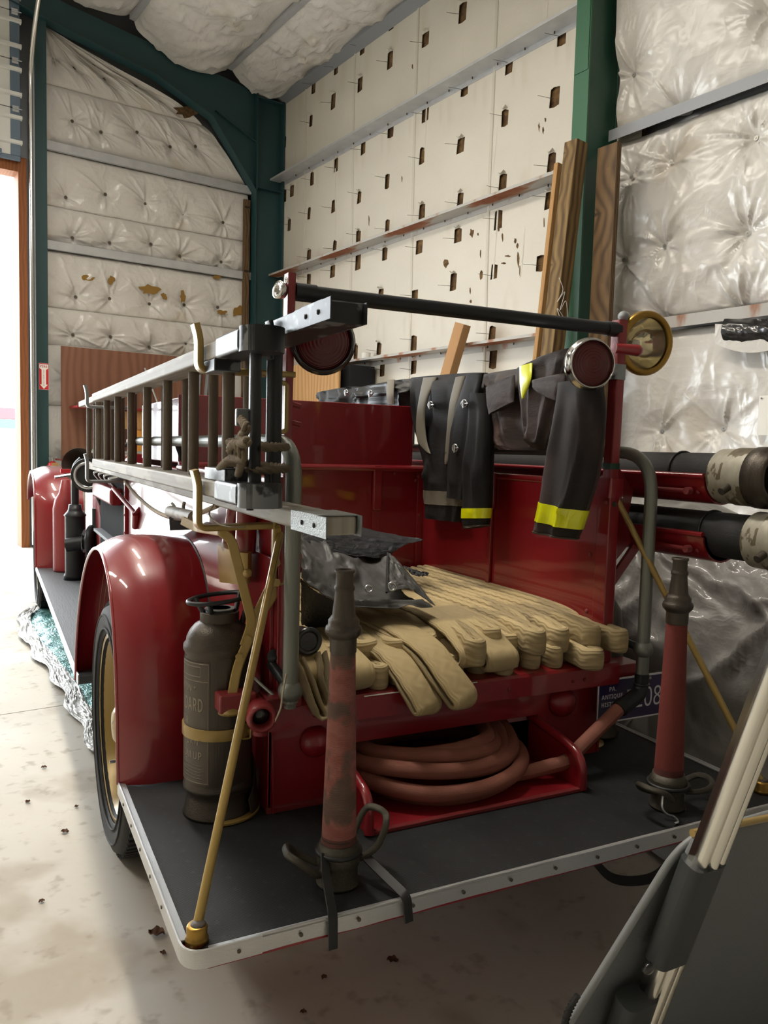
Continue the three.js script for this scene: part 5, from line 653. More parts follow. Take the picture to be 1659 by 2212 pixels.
{ // ---- brass soda extinguisher on the step
  const X = 0.568, Z = -2.14, y0 = HS + 0.004, R = 0.093;
  const e = thing('brass_fire_extinguisher', 'tall tarnished brass fire extinguisher strapped beside the rear fender', 'extinguisher', [X, y0, Z]);
  const pr = [[0, 0], [R * 1.03, 0], [R * 1.03, 0.008], [R * 0.98, 0.02], [R * 0.92, 0.05], [R * 0.93, 0.065], [R * 1.02, 0.075], [R * 1.03, 0.085], [R * 0.99, 0.095], [R, 0.1], [R, 0.445], [R * 1.0, 0.452], [R * 1.05, 0.462], [R * 1.04, 0.474], [R * 0.97, 0.482], [R * 0.95, 0.495], [R * 0.86, 0.513], [R * 0.72, 0.528], [R * 0.58, 0.535], [R * 0.57, 0.538], [R * 0.57, 0.56], [R * 0.52, 0.564], [R * 0.45, 0.56], [0, 0.56]];
  const g = lathe(pr, 48).translate(X, y0, Z); const body = part(e, 'shell', g, M.brassOld);
  // embossed label plate on the shell
  const plate = (ground, raised) => (c, w, h) => { c.fillStyle = ground; c.fillRect(0, 0, w, h); c.strokeStyle = raised; c.lineWidth = 6; c.strokeRect(10, 10, w - 20, h - 20); c.strokeRect(30, 30, w - 110, 60); c.beginPath(); c.moveTo(10, 120); c.lineTo(w - 10, 120); c.stroke(); c.fillStyle = raised; c.textAlign = 'right'; c.font = 'bold 60px sans-serif'; c.fillText('UNION *', w - 120, 190); c.font = 'bold 120px sans-serif'; c.fillText('STANDARD', w - 50, 310, w - 70); c.font = 'bold 70px sans-serif'; c.fillText('FOR', w - 210, 400); c.fillText('TURN', w - 90, 520); c.fillText('BOTTOM UP', w - 60, 610, w - 90); c.lineWidth = 3; for (let i = 0; i < 5; i++) { c.beginPath(); c.moveTo(60, 650 + i * 20); c.lineTo(w - 60, 650 + i * 20); c.stroke(); } }, emb = canvasTex(512, 768, plate('#000', '#fff'), false), embC = canvasTex(512, 768, plate('#5a534b', '#857b6c'));
  const a0 = -2.35, a1 = -0.62 + 0.0; part(e, 'label_plate', shell(28, 4, (u, v) => { const a = lerp(-2.3, -0.52, u); return [X + Math.sin(a) * (R + 0.0015), y0 + 0.105 + v * 0.335, Z + Math.cos(a) * (R + 0.0015)]; }, 0.001), std({ map: embC, metalness: 0.45, roughness: 0.45, bumpMap: emb, bumpScale: 0.008 }));
  part(e, 'carry_ring', [pipe(Array.from({ length: 41 }, (_, i) => { const a = i / 40 * 6.283; return [X - 0.004 + Math.cos(a) * 0.082, y0 + 0.598 + 0.008 * Math.cos(a), Z + Math.sin(a) * 0.062]; }), 0.0065, { seg: 8 }), rod([X - 0.045, y0 + 0.56, Z], [X - 0.06, y0 + 0.594, Z - 0.03], 0.007), rod([X + 0.045, y0 + 0.56, Z], [X + 0.065, y0 + 0.604, Z - 0.03], 0.007), rod([X - 0.03, y0 + 0.56, Z + 0.03], [X - 0.04, y0 + 0.593, Z + 0.05], 0.007)], M.ironDark);
  part(e, 'cap_plate', [aim(lathe([[0, 0.004], [0.04, 0.004], [0.042, 0], [0, 0]], 20), [X, y0 + 0.568, Z], [0, 1, 0]), aim(new THREE.CylinderGeometry(0.03, 0.04, 0.012, 20), [X, y0 + 0.566, Z], [0, 1, 0])], M.cap);
  part(e, 'hose', pipe(crv([[X + 0.055, y0 + 0.52, Z + 0.02], [X + 0.07, y0 + 0.565, Z + 0.02], [X + 0.095, y0 + 0.56, Z], [X + 0.1, y0 + 0.5, Z - 0.02], [X + 0.1, y0 + 0.3, Z - 0.03]], false, 24), 0.008, { seg: 8 }), M.ironDark);
  const st = part(truck, 'extinguisher_strap', lathe([[R + 0.001, 0], [R + 0.006, 0], [R + 0.006, 0.03], [R + 0.001, 0.03]], 48).translate(X, y0 + 0.228, Z), M.gold); { const p = V([X + 0.055, y0 + 0.243, Z + 0.083]); part(st, 'buckle', [sweep(fillet([[p.x - 0.012, p.y + 0.02, p.z], [p.x + 0.012, p.y + 0.02, p.z], [p.x + 0.012, p.y - 0.02, p.z], [p.x - 0.012, p.y - 0.02, p.z], [p.x - 0.012, p.y + 0.02, p.z]], 0.006), rrect(0.006, 0.006, 0.002, 1), { up: [0, 0, 1] }), rod([p.x - 0.03, p.y - 0.014, p.z - 0.002], [p.x - 0.03, p.y + 0.014, p.z - 0.002], 0.006), bb(p.x - 0.03, p.x + 0.05, p.y - 0.006, p.y + 0.004, p.z - 0.01, p.z - 0.004, 0.002)], M.gold); }
  const ho = part(truck, 'extinguisher_holder', [shell(20, 6, (u, v) => { const a = lerp(0.7, 2.4, u); return [X + Math.sin(a) * (R + 0.01 + 0.012 * (1 - v)), y0 + 0.004 + v * 0.21 * (0.2 + 0.8 * u), Z + Math.cos(a) * (R + 0.01 + 0.012 * (1 - v))]; }, 0.004)], M.brassOld); part(ho, 'foot', strap(Array.from({ length: 16 }, (_, i) => { const a = -0.25 + i / 15 * 1.6; return [X + Math.sin(a) * 0.108, y0 + 0.006, Z + Math.cos(a) * 0.108]; }), 0.018, 0.008, [0, 1, 0]), M.gold);
}
{ // ---- play pipes standing on the step
  const mk = (x, z, label, mat, top, red) => {
    const y = HS + 0.004, H = top - y, n = thing('playpipe_nozzle', label, 'nozzle', [x, y, z], { });
    const f = k => y + k * H;
    const bs = part(n, 'base_coupling', lathe([[0, 0], [0.05, 0], [0.052, 0.008], [0.046, 0.016], [0.046, 0.05], [0.052, 0.056], [0.053, 0.085], [0.047, 0.09], [0.045, 0.102], [0, 0.102]], 30).translate(x, y, z), M.bronze);
    part(n, 'barrel', lathe([[0.042, 0.1], [0.0405, 0.12], [0.034, 0.36], [0.029, H * 0.745]], 32).translate(x, y, z), mat);
    const q = H * 0.745; part(n, 'tip', lathe([[0.029, q - 0.004], [0.031, q], [0.031, q + 0.03], [0.034, q + 0.034], [0.041, q + 0.042], [0.043, q + 0.05], [0.041, q + 0.058], [0.036, q + 0.062], [0.0365, q + 0.072], [0.032, q + 0.078], [0.027, q + 0.085], [0.0215, H - 0.05], [0.024, H - 0.046], [0.024, H - 0.04], [0.0205, H - 0.035], [0.0205, H - 0.008], [0.0235, H - 0.006], [0.0235, H], [0.016, H], [0.014, H - 0.03], [0, H - 0.03]], 30).translate(x, y, z), M.brassOld, { label: 'tarnished brass nozzle tip with raised rings' });
    const hd = (a, lift) => { const c = Math.cos(a), s = Math.sin(a), t = [-s, c], P = (r, k, h) => [x + c * r + t[0] * k, y + h, z + s * r + t[1] * k]; return pipe(crv([P(0.045, -0.02, 0.05), P(0.085, -0.045, 0.055 + lift * 0.3), P(0.125, -0.04, 0.07 + lift), P(0.135, 0, 0.075 + lift), P(0.115, 0.04, 0.07 + lift), P(0.08, 0.045, 0.06 + lift * 0.3), P(0.045, 0.02, 0.05)], false, 30), 0.0085, { seg: 8 }); };
    part(n, 'handle', hd(2.75 + (red ? 0 : 0.25), red ? 0.02 : 0.03), M.bronze); part(n, 'handle', hd(red ? 0.25 : -0.3, red ? 0.0 : 0.06), M.bronze); return n;
  };
  mk(0.727, -1.653, 'worn cord-wrapped playpipe nozzle tied down with rubber straps', std({ map: rep(T.cord, 1, 1), roughness: 0.85, bumpMap: rep(T.cordB, 1, 4), bumpScale: 0.0007 }), 1.226, false);
  mk(1.765, -1.645, 'smooth red cord-wrapped playpipe nozzle standing before the grey tarp', std({ color: '#742e27', roughness: 0.8, bumpMap: rep(T.cordB, 1, 4), bumpScale: 0.0006 }), 1.215, true);
  const s = thing('rubber_strap', 'black rubber strap hooked from the left playpipe over the step edge', 'strap', [0.73, 0.48, -1.56]);
  part(s, 'strap', strap(fillet([[0.685, 0.57, -1.635], [0.672, 0.545, -1.60], [0.655, 0.499, -1.512], [0.655, 0.425, -1.508]], 0.015), 0.022, 0.005, [0, 0.3, 1]), M.black);
  part(s, 'strap', strap(fillet([[0.762, 0.575, -1.70], [0.80, 0.53, -1.62], [0.835, 0.499, -1.512], [0.84, 0.44, -1.508]], 0.015), 0.022, 0.005, [0, 0.3, 1]), M.black);
  part(s, 'strap', torus([0.727, 0.565, -1.653], [0, 1, 0], 0.05, 0.006), M.black);
  const h = thing('strap_hook', 'small s-shaped steel hook hanging at the foot of the right playpipe', 'hook', [1.7, 0.49, -1.6]);
  part(h, 'hook', pipe(crv([[1.70, 0.55, -1.60], [1.69, 0.515, -1.59], [1.70, 0.50, -1.58], [1.715, 0.495, -1.57], [1.71, 0.490, -1.55], [1.69, 0.490, -1.545]], false, 24), 0.004, { seg: 6 }), M.steel);
  part(h, 'strap_end', torus([1.765, 0.555, -1.645], [0, 1, 0], 0.056, 0.006), M.black);
}
{ // ---- booster hose coiled in the tray
  const b = thing('booster_hose', 'coiled reddish brown rubber hose in the red tray', 'hose', [1.25, HS + 0.01, -2.1]);
  const P = [], y0 = HS + 0.034, lerp3 = (a, b, t) => mix3(a, b, t); const loops = [[0.305, 0.30, 0.0, 0.0, 1.235], [0.26, 0.25, 0.0, 0.02, 1.28], [0.30, 0.28, 0.05, 0.04, 1.24], [0.25, 0.23, 0.1, 0.0, 1.25], [0.27, 0.25, 0.085, 0.03, 1.21], [0.22, 0.21, 0.12, 0.0, 1.22]];
  loops.forEach(([rx, rz, dy, tz, cx], k) => { for (let i = 0; i < 18; i++) { const a = i / 18 * 6.283 + Math.PI, t = i / 18, n = loops[Math.min(k + 1, loops.length - 1)]; const q = j => lerp(loops[k][j], n[j], t); P.push([q(4) + Math.cos(a) * q(0), y0 + q(2) * (Math.sin(a) < 0.3 ? 1 : 0.8) + 0.012 * Math.sin(a * 2 + k), -2.16 + q(3) + Math.sin(a) * q(1) * 0.98]); } });
  for (const p of P) { p[2] = Math.min(p[2], -1.868); p[1] = Math.min(p[1], y0 + 0.12); }
  part(b, 'coil', pipe(crv(P, false, 420), 0.0235, { seg: 12 }), M.hoseRed);
  const e = PZ(1337, 1531, -1.93), hole = [1.605, 0.545, -1.91];
  const tl = [[1.36, 0.515, -1.97], [1.46, 0.52, -1.94], [1.56, 0.535, -1.92], hole, lerp3(hole, e, 0.33), lerp3(hole, e, 0.66), e]; part(b, 'lead', pipe(crv(tl, false, 40), 0.0225, { seg: 12 }), M.hoseRed);
  part(b, 'coupling_band', pipe([V(e).lerp(V(tl[5]), 0.02), V(e).lerp(V(tl[5]), -0.25)], 0.027, { seg: 14 }), M.black);
}
{ // ---- flaked cotton hose in the bed
  const h = thing('cotton_fire_hose', 'flat tan cotton hose flaked in long folds over the bed edge', 'hose', [1.3, 0.8, -2.6]);
  const prof = rrect(0.105, 0.016, 0.0075, 3), k = 0.013;
  const pf = (w, t) => { const p = []; const n = 20; for (let i = 0; i < n; i++) { const a = i / n * 6.283, c = Math.cos(a), s = Math.sin(a); p.push([Math.sign(c) * Math.abs(c) ** 0.45 * w / 2, Math.sign(s) * Math.abs(s) ** 0.8 * t / 2]); } return p; };
  // one fold: comes rearward on top, turns down at the end and goes back below
  const fold = (pts, w = 0.105, roll = 0.022, back = 0.3, t = 0.017) => {
    const P = crv(pts, false, 40), e = P[P.length - 1], d = e.clone().sub(P[P.length - 3]).normalize(), dn = new THREE.Vector3(0, -1, 0).addScaledVector(d, d.y).normalize();
    const arc = []; for (let i = 1; i <= 10; i++) { const a = i / 10 * Math.PI; arc.push(e.clone().addScaledVector(d, Math.sin(a) * roll * 1.1).addScaledVector(dn, (1 - Math.cos(a)) * roll)); }
    const off = arc[9].clone().sub(e), ret = P.slice().reverse().filter((p, i) => i > 0 && p.distanceTo(e) < back).map(p => p.clone().add(off));
    const all = [...P, ...arc, ...ret]; let N = null; // frames carried along so the band follows the turn
    const pos = [...all]; return bandSweep(pos, pf(w, t));
  };
  function bandSweep(P, prof) { // side vector stays horizontal, up follows the bend
    const n = P.length, pos = [], uv = [], ix = [], m = prof.length; let len = 0, S0 = null;
    for (let i = 0; i < n; i++) { const t = P[Math.min(n - 1, i + 1)].clone().sub(P[Math.max(0, i - 1)]).normalize(); if (!S0) S0 = t.clone().cross(new THREE.Vector3(0, 1, 0)).normalize(); let s = S0.clone().addScaledVector(t, -S0.dot(t)).normalize(); S0 = s; const u = s.clone().cross(t).normalize(); if (i) len += P[i].distanceTo(P[i - 1]); const wv = 1 + 0.03 * Math.sin(len * 31), sg = 0.003 * Math.sin(len * 17 + P[0].x * 40); for (let j = 0; j <= m; j++) { const [a, b] = prof[j % m], q = P[i].clone().addScaledVector(s, a * wv).addScaledVector(u, b + sg * (1 - (a / 0.05) ** 2)); pos.push(q.x, q.y, q.z); uv.push(j / m * 0.24, len); } }
    const w = m + 1; for (let i = 0; i < n - 1; i++) for (let j = 0; j < m; j++) { const a = i * w + j, b = a + w; ix.push(a, b, a + 1, a + 1, b, b + 1); }
    const g = new THREE.BufferGeometry(); g.setAttribute('position', new THREE.Float32BufferAttribute(pos, 3)); g.setAttribute('uv', new THREE.Float32BufferAttribute(uv, 2)); g.setIndex(ix); g.computeVertexNormals(); return g;
  }
  const F = (x, y, zr, { dx = 0, drop = 0.03, w = 0.105, roll = 0.022, zf = -3.25, back = 0.5, t = 0.018, xf = x } = {}) => part(h, 'hose_fold', fold([[xf, y, zf], [lerp(xf, x, 0.5), y + 0.004, (zf * 0.6 + zr * 0.4)], [x, y + 0.002, zr - 0.22], [x + dx * 0.5, y - drop * 0.35, zr - 0.09], [x + dx, y - drop, zr]], w, roll, back, t), M.canvas);
  // hose standing on edge: each pair runs rearward, turns back on itself at the end
  const pair = (x, y, zr, { drop = 0.015, dx = 0, h = 0.084, t = 0.031, zf = -3.25, xf = x } = {}) => {
    const r = t * 0.55, leg = s => [[xf + s * r, y, zf], [lerp(xf, x, 0.6) + s * r, y + 0.003 * Math.sin(x * 90), -2.7], [x + s * r, y, zr - 0.2], [x + s * r + dx * 0.5, y - drop * 0.4, zr - 0.07], [x + dx + s * r, y - drop, zr]];
    const A = crv(leg(-1), false, 26), B = crv(leg(1), false, 26).reverse(), arc = []; for (let k = 1; k < 10; k++) { const a = k / 10 * Math.PI; arc.push(new THREE.Vector3(x + dx - Math.cos(a) * r * 1.15, y - drop, zr + Math.sin(a) * r * 1.5)); }
    return part(h0, 'hose_fold', sweep([...A, ...arc, ...B], pf(t, h), { up: [0, 1, 0], su: 0.24 }), M.canvas);
  };
  const h0 = h;
  for (let i = 0; i < 15; i++) pair(0.79 + i * 0.072, 0.846, -2.075 + 0.03 * Math.sin(i * 2.3), { h: 0.074, dx: 0.012 * Math.sin(i * 5), drop: 0.004 });
  for (let i = 0; i < 8; i++) pair(1.335 + i * 0.07, 0.920 + 0.006 * Math.sin(i * 2.1), -2.065 + 0.06 * Math.sin(i * 2.3 + 1.2), { drop: 0.022 + 0.012 * Math.sin(i * 3.7), dx: 0.03 * Math.sin(i * 1.3 - 0.6), h: 0.082 });
  for (let i = 0; i < 5; i++) pair(0.80 + i * 0.105, 0.915, -2.16 + 0.02 * Math.sin(i * 3), { h: 0.06, t: 0.045 });
  pair(1.835, 0.905, -1.985, { drop: 0.012, dx: 0.025, h: 0.078 }); pair(1.745, 0.855, -1.985, { drop: 0.01, h: 0.07, t: 0.04 });
  F(1.405, 0.952, -2.005, { drop: 0.065, dx: 0.005, roll: 0.026, w: 0.12, t: 0.022, xf: 1.34 }); F(1.31, 0.957, -2.03, { drop: 0.06, dx: 0.01, roll: 0.024, w: 0.10, t: 0.022, xf: 1.27 });
  // the two long folds that hang over the ledge
  part(h, 'hose_fold', fold([[1.10, 0.95, -2.75], [1.12, 0.952, -2.4], [1.15, 0.945, -2.2], [1.19, 0.905, -2.06], [1.215, 0.845, -1.985], [1.245, 0.79, -1.945]], 0.115, 0.022, 0.42, 0.02), M.canvas);
  part(h, 'hose_fold', fold([[1.00, 0.94, -2.7], [1.02, 0.94, -2.38], [1.05, 0.925, -2.2], [1.09, 0.88, -2.06], [1.11, 0.82, -1.985], [1.13, 0.775, -1.955]], 0.11, 0.018, 0.36, 0.02), M.canvas);
  F(1.22, 0.95, -2.17, { drop: 0.02, dx: 0.04, roll: 0.02 });
  // left bundle: folds standing on edge and a doubled end
  for (const [x, y, zr, w] of [[0.80, 0.93, -2.05, 0.12], [0.90, 0.915, -2.03, 0.11]]) part(h, 'hose_fold', fold([[x, y, -2.9], [x, y + 0.01, -2.4], [x + 0.02, y, -2.15], [x + 0.03, y - 0.03, zr]], w, 0.03, 0.3, 0.02), M.canvas);
  for (const [dx, r] of [[0, 0.026], [0.02, 0.02]]) part(h, 'hose_fold', sweep(crv([[0.76 + dx, 0.90, -2.06], [0.77 + dx, 0.86, -2.02], [0.785 + dx, 0.80, -1.985], [0.80 + dx, 0.775, -1.97], [0.82 + dx * 0.3, 0.80, -1.98], [0.835 - dx, 0.87, -2.02], [0.84 - dx, 0.91, -2.06]], false, 40), pf(0.075, 0.012).map(([a, b]) => [b, a]), { up: [0, 0, 1] }), M.canvas);
  part(h, 'coupling', [pipe([[0.80, 0.955, -2.13], [0.80, 0.96, -2.06]], 0.034, { seg: 18 }), torus([0.80, 0.96, -2.06], [0, 0, 1], 0.033, 0.008)], M.blackGloss, { label: 'black hose coupling' });
}
{ // ---- dark tarp thrown over the left of the hose bed
  const t = thing('dark_tarp', 'crumpled dark grey tarp with eyelets over the hose load', 'tarp', [1.0, 0.95, -2.5]);
  const C = (rows) => rows.map(r => r.map(([px, py, z]) => PZ(px, py, z)));
  const crump = (ctrl, a, s, f = 2.6) => shell(56, 44, (u, v) => { const p = patch(ctrl, u, v), w = fbm(u * 4 + s, v * 4 + s, 64, 3, s) * 1.5, n = a * (ridge(u * f + w + s, v * f * 0.8 + w, 128, 3, s) ** 1.5 - 0.4); return [p[0], p[1] + n, p[2] + n * 0.6]; }, 0.002, { su: 0.6, sv: 0.6 });
  part(t, 'sheet', crump(C([[[640, 1095, -2.9], [700, 1105, -2.95], [780, 1140, -2.95], [915, 1165, -2.8]], [[640, 1130, -2.6], [720, 1150, -2.65], [790, 1170, -2.7], [870, 1180, -2.72]], [[645, 1175, -2.45], [720, 1195, -2.5], [790, 1205, -2.55], [830, 1212, -2.6]]]), 0.02, 11), M.tarpBlack, { label: 'black upper sheet' });
  part(t, 'sheet', crump(C([[[640, 1140, -2.55], [700, 1165, -2.6], [770, 1200, -2.65], [840, 1205, -2.6]], [[645, 1175, -2.4], [710, 1205, -2.42], [780, 1230, -2.42], [850, 1250, -2.4]], [[650, 1215, -2.28], [700, 1245, -2.28], [770, 1275, -2.28], [880, 1285, -2.28]], [[650, 1250, -2.2], [690, 1285, -2.2], [765, 1312, -2.2], [935, 1312, -2.2]]]), 0.03, 23), M.tarpDark);
  const fl = part(t, 'folded_corner', crump(C([[[836, 1196, -2.42], [838, 1196, -2.42], [842, 1198, -2.42]], [[835, 1245, -2.3], [862, 1235, -2.32], [885, 1240, -2.34]], [[835, 1280, -2.22], [885, 1275, -2.24], [940, 1308, -2.2]]]), 0.012, 31), M.tarpDark); part(fl, 'eyelet', torus(PZ(847, 1267, -2.21), [-0.3, 0.2, 1], 0.012, 0.004, 18), M.steel); part(fl, 'fold_edge', pipe(crv([PZ(838, 1196, -2.4), PZ(836, 1240, -2.28), PZ(835, 1280, -2.2)], false, 12), 0.004, { seg: 6 }), M.tarpBlack);
  part(t, 'eyelet', torus(PZ(797, 1272, -2.235), [-0.2, 0.7, 1], 0.011, 0.004, 18), M.steel);
  part(t, 'sheet', crump(C([[[870, 1225, -2.45], [895, 1230, -2.45], [925, 1240, -2.45]], [[890, 1240, -2.4], [905, 1245, -2.4], [922, 1246, -2.4]]]), 0.01, 37, 3), M.tarpBlack);
  part(t, 'sheet', crump(C([[[650, 1250, -2.2], [690, 1285, -2.2], [760, 1312, -2.2]], [[650, 1300, -2.24], [690, 1320, -2.24], [750, 1340, -2.24]], [[650, 1350, -2.3], [690, 1360, -2.3], [740, 1360, -2.3]]]), 0.012, 41, 3), M.tarpBlack);
}
{ // ---- turnout coats over the right side
  const X = 1.80, Q = (px, py, x = X) => PX(px, py, x);
  const bar0 = part(truck, 'coat_bar', rod([1.845, 1.80, -2.12], [1.845, 1.80, -4.6], 0.02, 0.02, 12), M.ironDark);
  const R = rows => rows.map(([a, b, c, d, t, x = X]) => [Q(a, b, x), Q(c, d, x), t]);
  const fd = (f, a, s, warp = 0.6) => (k, t) => a * (Math.sin(k * f + s + warp * Math.sin(t * 5 + s)) * 0.35 + 1.5 * (ridge(k * f * 0.32 + 9 + t * 0.9 + 0.5 * vn(k * 2 + 5, t * 3 + 5, 64, 3), t * 1.3 + s, 64, 3, Math.round(s * 7)) ** 4 - 0.3)) * sst(0, 0.12, t);
  const clip = (o, px, py, x) => { const p = Q(px, py, x); part(o, 'clasp', [torus(p, [-1, 0, 0.3], 0.014, 0.0035, 16), rod([p[0], p[1], p[2] - 0.02], [p[0], p[1], p[2] + 0.03], 0.004), rod([p[0] - 0.003, p[1] + 0.015, p[2]], [p[0] - 0.003, p[1] - 0.018, p[2]], 0.005)], M.steel); };
  // brown coat, rightmost
  const cb = thing('turnout_coat', 'faded brown turnout coat with yellow bands hung beside the red post', 'coat', [1.82, 1.5, -2.4]);
  const rb = R([[1046, 812, 1300, 775, 0.05, 1.84], [1045, 850, 1300, 800, 0.055], [1050, 900, 1302, 860, 0.055], [1060, 945, 1302, 930, 0.05], [1080, 972, 1300, 975, 0.035]]);
  part(cb, 'body', loft(rb, { nr: 60, nt: 120, fold: fd(13, 0.026, 1.2) }), M.coatBrown);
  const rl = R([[1120, 800, 1235, 752, 0.035, 1.76], [1128, 860, 1228, 800, 0.04, 1.755], [1135, 905, 1205, 890, 0.042, 1.755], [1142, 945, 1190, 950, 0.04, 1.76], [1148, 966, 1182, 972, 0.025, 1.77]]); part(cb, 'collar_panel', loft(rl, { nr: 50, nt: 50, fold: fd(9, 0.022, 3.1) }), M.coatBrown);
  part(cb, 'collar_stand', loft(R([[1160, 775, 1245, 752, 0.02, 1.79], [1158, 790, 1240, 768, 0.03, 1.78], [1160, 800, 1238, 785, 0.02, 1.775]]), { nr: 12, nt: 24 }), M.coatBrown);
  part(cb, 'yellow_band', loft(R([[1122, 792, 1150, 784, 0.006, 1.715], [1123, 830, 1147, 820, 0.006, 1.70], [1128, 862, 1132, 858, 0.004, 1.70]]), { nr: 14, nt: 14 }), M.tapeYellow);
  part(cb, 'flap_pocket', loft(R([[1050, 838, 1112, 810, 0.012, 1.735], [1052, 868, 1112, 838, 0.014, 1.725], [1056, 896, 1110, 868, 0.01, 1.72]]), { nr: 14, nt: 24, fold: fd(7, 0.006, 0.4) }), M.coatBrown); part(cb, 'flap_pocket', loft(R([[1150, 822, 1222, 806, 0.012, 1.705], [1152, 838, 1218, 838, 0.014, 1.695], [1165, 850, 1210, 868, 0.01, 1.69]]), { nr: 14, nt: 24, fold: fd(9, 0.006, 2.4) }), M.coatBrown);
  const rs = R([[1215, 830, 1292, 820, 0.05, 1.72], [1208, 880, 1300, 880, 0.055, 1.70], [1196, 940, 1298, 945, 0.052, 1.70], [1186, 1000, 1290, 1020, 0.05, 1.71], [1176, 1070, 1270, 1090, 0.048, 1.71], [1166, 1130, 1250, 1150, 0.045, 1.71], [1162, 1150, 1242, 1166, 0.04, 1.71]]);
  const fs = fd(6, 0.018, 5.5); const sl = part(cb, 'sleeve', loft(rs, { nr: 60, nt: 60, fold: fs, pw: 0.75 }), M.coatSleeve); part(sl, 'yellow_band', loft(rs, { nr: 10, nt: 60, t0: 0.70, t1: 0.81, grow: 0.003, fold: fs, pw: 0.75 }), M.tapeYellow); part(sl, 'knit_cuff', loft(rs, { nr: 10, nt: 60, t0: 0.94, t1: 1.0, grow: 0.004, fold: fs, pw: 0.75 }), M.cuff);
  // black coat with clasps
  const ck = thing('turnout_coat', 'black turnout coat with metal clasps and grey stripes hung over the bed side', 'coat', [1.82, 1.4, -3.0]);
  const r1 = R([[892, 818, 1050, 805, 0.05, 1.83], [893, 850, 1052, 840, 0.055], [896, 900, 1056, 900, 0.055], [908, 960, 1056, 960, 0.055], [918, 1010, 1045, 1015, 0.05], [920, 1070, 1010, 1075, 0.045], [920, 1118, 1002, 1128, 0.04]]), f1 = fd(9, 0.024, 0.7);
  const bk = part(ck, 'body', loft(r1, { nr: 70, nt: 80, fold: f1 }), M.coat); part(bk, 'grey_stripe', loft(r1, { nr: 8, nt: 80, t0: 0.80, t1: 0.885, grow: 0.003, fold: f1 }), M.tapeGray);
  part(ck, 'grey_facing', loft(R([[915, 816, 945, 814, 0.008, 1.76], [906, 860, 925, 858, 0.008, 1.735], [900, 905, 918, 905, 0.008, 1.735], [902, 950, 922, 952, 0.008, 1.735], [918, 972, 930, 980, 0.006, 1.735]]), { nr: 30, nt: 16 }), M.tapeGray); part(ck, 'grey_facing', loft(R([[985, 815, 1005, 812, 0.008, 1.76], [972, 870, 990, 868, 0.008, 1.73], [966, 930, 982, 930, 0.008, 1.73], [962, 990, 974, 985, 0.008, 1.735], [962, 1003, 966, 1003, 0.005, 1.735]]), { nr: 30, nt: 16 }), M.tapeGray);
  part(ck, 'front_flap', loft(R([[1008, 812, 1044, 806, 0.014, 1.75], [990, 870, 1030, 870, 0.02, 1.73], [975, 940, 1018, 940, 0.02, 1.73], [968, 1010, 1010, 1015, 0.018, 1.735], [965, 1075, 1003, 1080, 0.014, 1.74]]), { nr: 40, nt: 30, fold: fd(5, 0.008, 2) }), M.coat);
  const r2 = R([[1020, 850, 1056, 850, 0.04, 1.76], [1018, 930, 1058, 930, 0.045, 1.745], [1010, 1000, 1058, 1010, 0.045, 1.74], [1006, 1080, 1056, 1080, 0.042, 1.74], [1004, 1125, 1052, 1125, 0.04, 1.74], [1010, 1142, 1050, 1136, 0.034, 1.74]]), f2 = fd(5, 0.014, 4); const s2 = part(ck, 'sleeve', loft(r2, { nr: 50, nt: 40, fold: f2, pw: 0.75 }), M.coat); part(s2, 'yellow_band', loft(r2, { nr: 8, nt: 40, t0: 0.665, t1: 0.765, grow: 0.003, fold: f2, pw: 0.75 }), M.tapeYellow); part(s2, 'knit_cuff', loft(r2, { nr: 8, nt: 40, t0: 0.90, t1: 1, grow: 0.004, fold: f2, pw: 0.75 }), M.cuff);
  clip(ck, 930, 875, 1.715); clip(ck, 1003, 872, 1.705); clip(ck, 983, 968, 1.705);
  // two shiny coats bunched further along the bar
  const bunch = (label, rows, m, s, zb) => { const c = thing('turnout_coat', label, 'coat', [1.82, 1.6, zb]); const rws = R(rows); part(c, 'body', loft(rws, { nr: 40, nt: 60, fold: fd(11, 0.03, s, 0.8) }), m); return c; };
  const c3 = bunch('shiny black rubber coat bunched over the bar behind the maroon panel', [[770, 842, 895, 818, 0.05, 1.83], [772, 856, 894, 838, 0.06], [772, 880, 892, 870, 0.06], [775, 960, 890, 960, 0.05]], M.coatWet, 1.1, -3.7); part(c3, 'grey_stripe', loft(R([[838, 822, 852, 820, 0.01, 1.76], [836, 850, 850, 850, 0.01, 1.72], [838, 872, 852, 874, 0.008, 1.72]]), { nr: 12, nt: 12 }), M.tapeGray); clip(c3, 800, 850, 1.71);
  const c4 = bunch('dull black coat at the far end of the coat bar', [[690, 850, 775, 835, 0.05, 1.83], [692, 862, 778, 850, 0.055], [694, 880, 780, 880, 0.055], [696, 950, 780, 950, 0.05]], M.coat, 2.7, -4.3); clip(c4, 748, 848, 1.71);
}
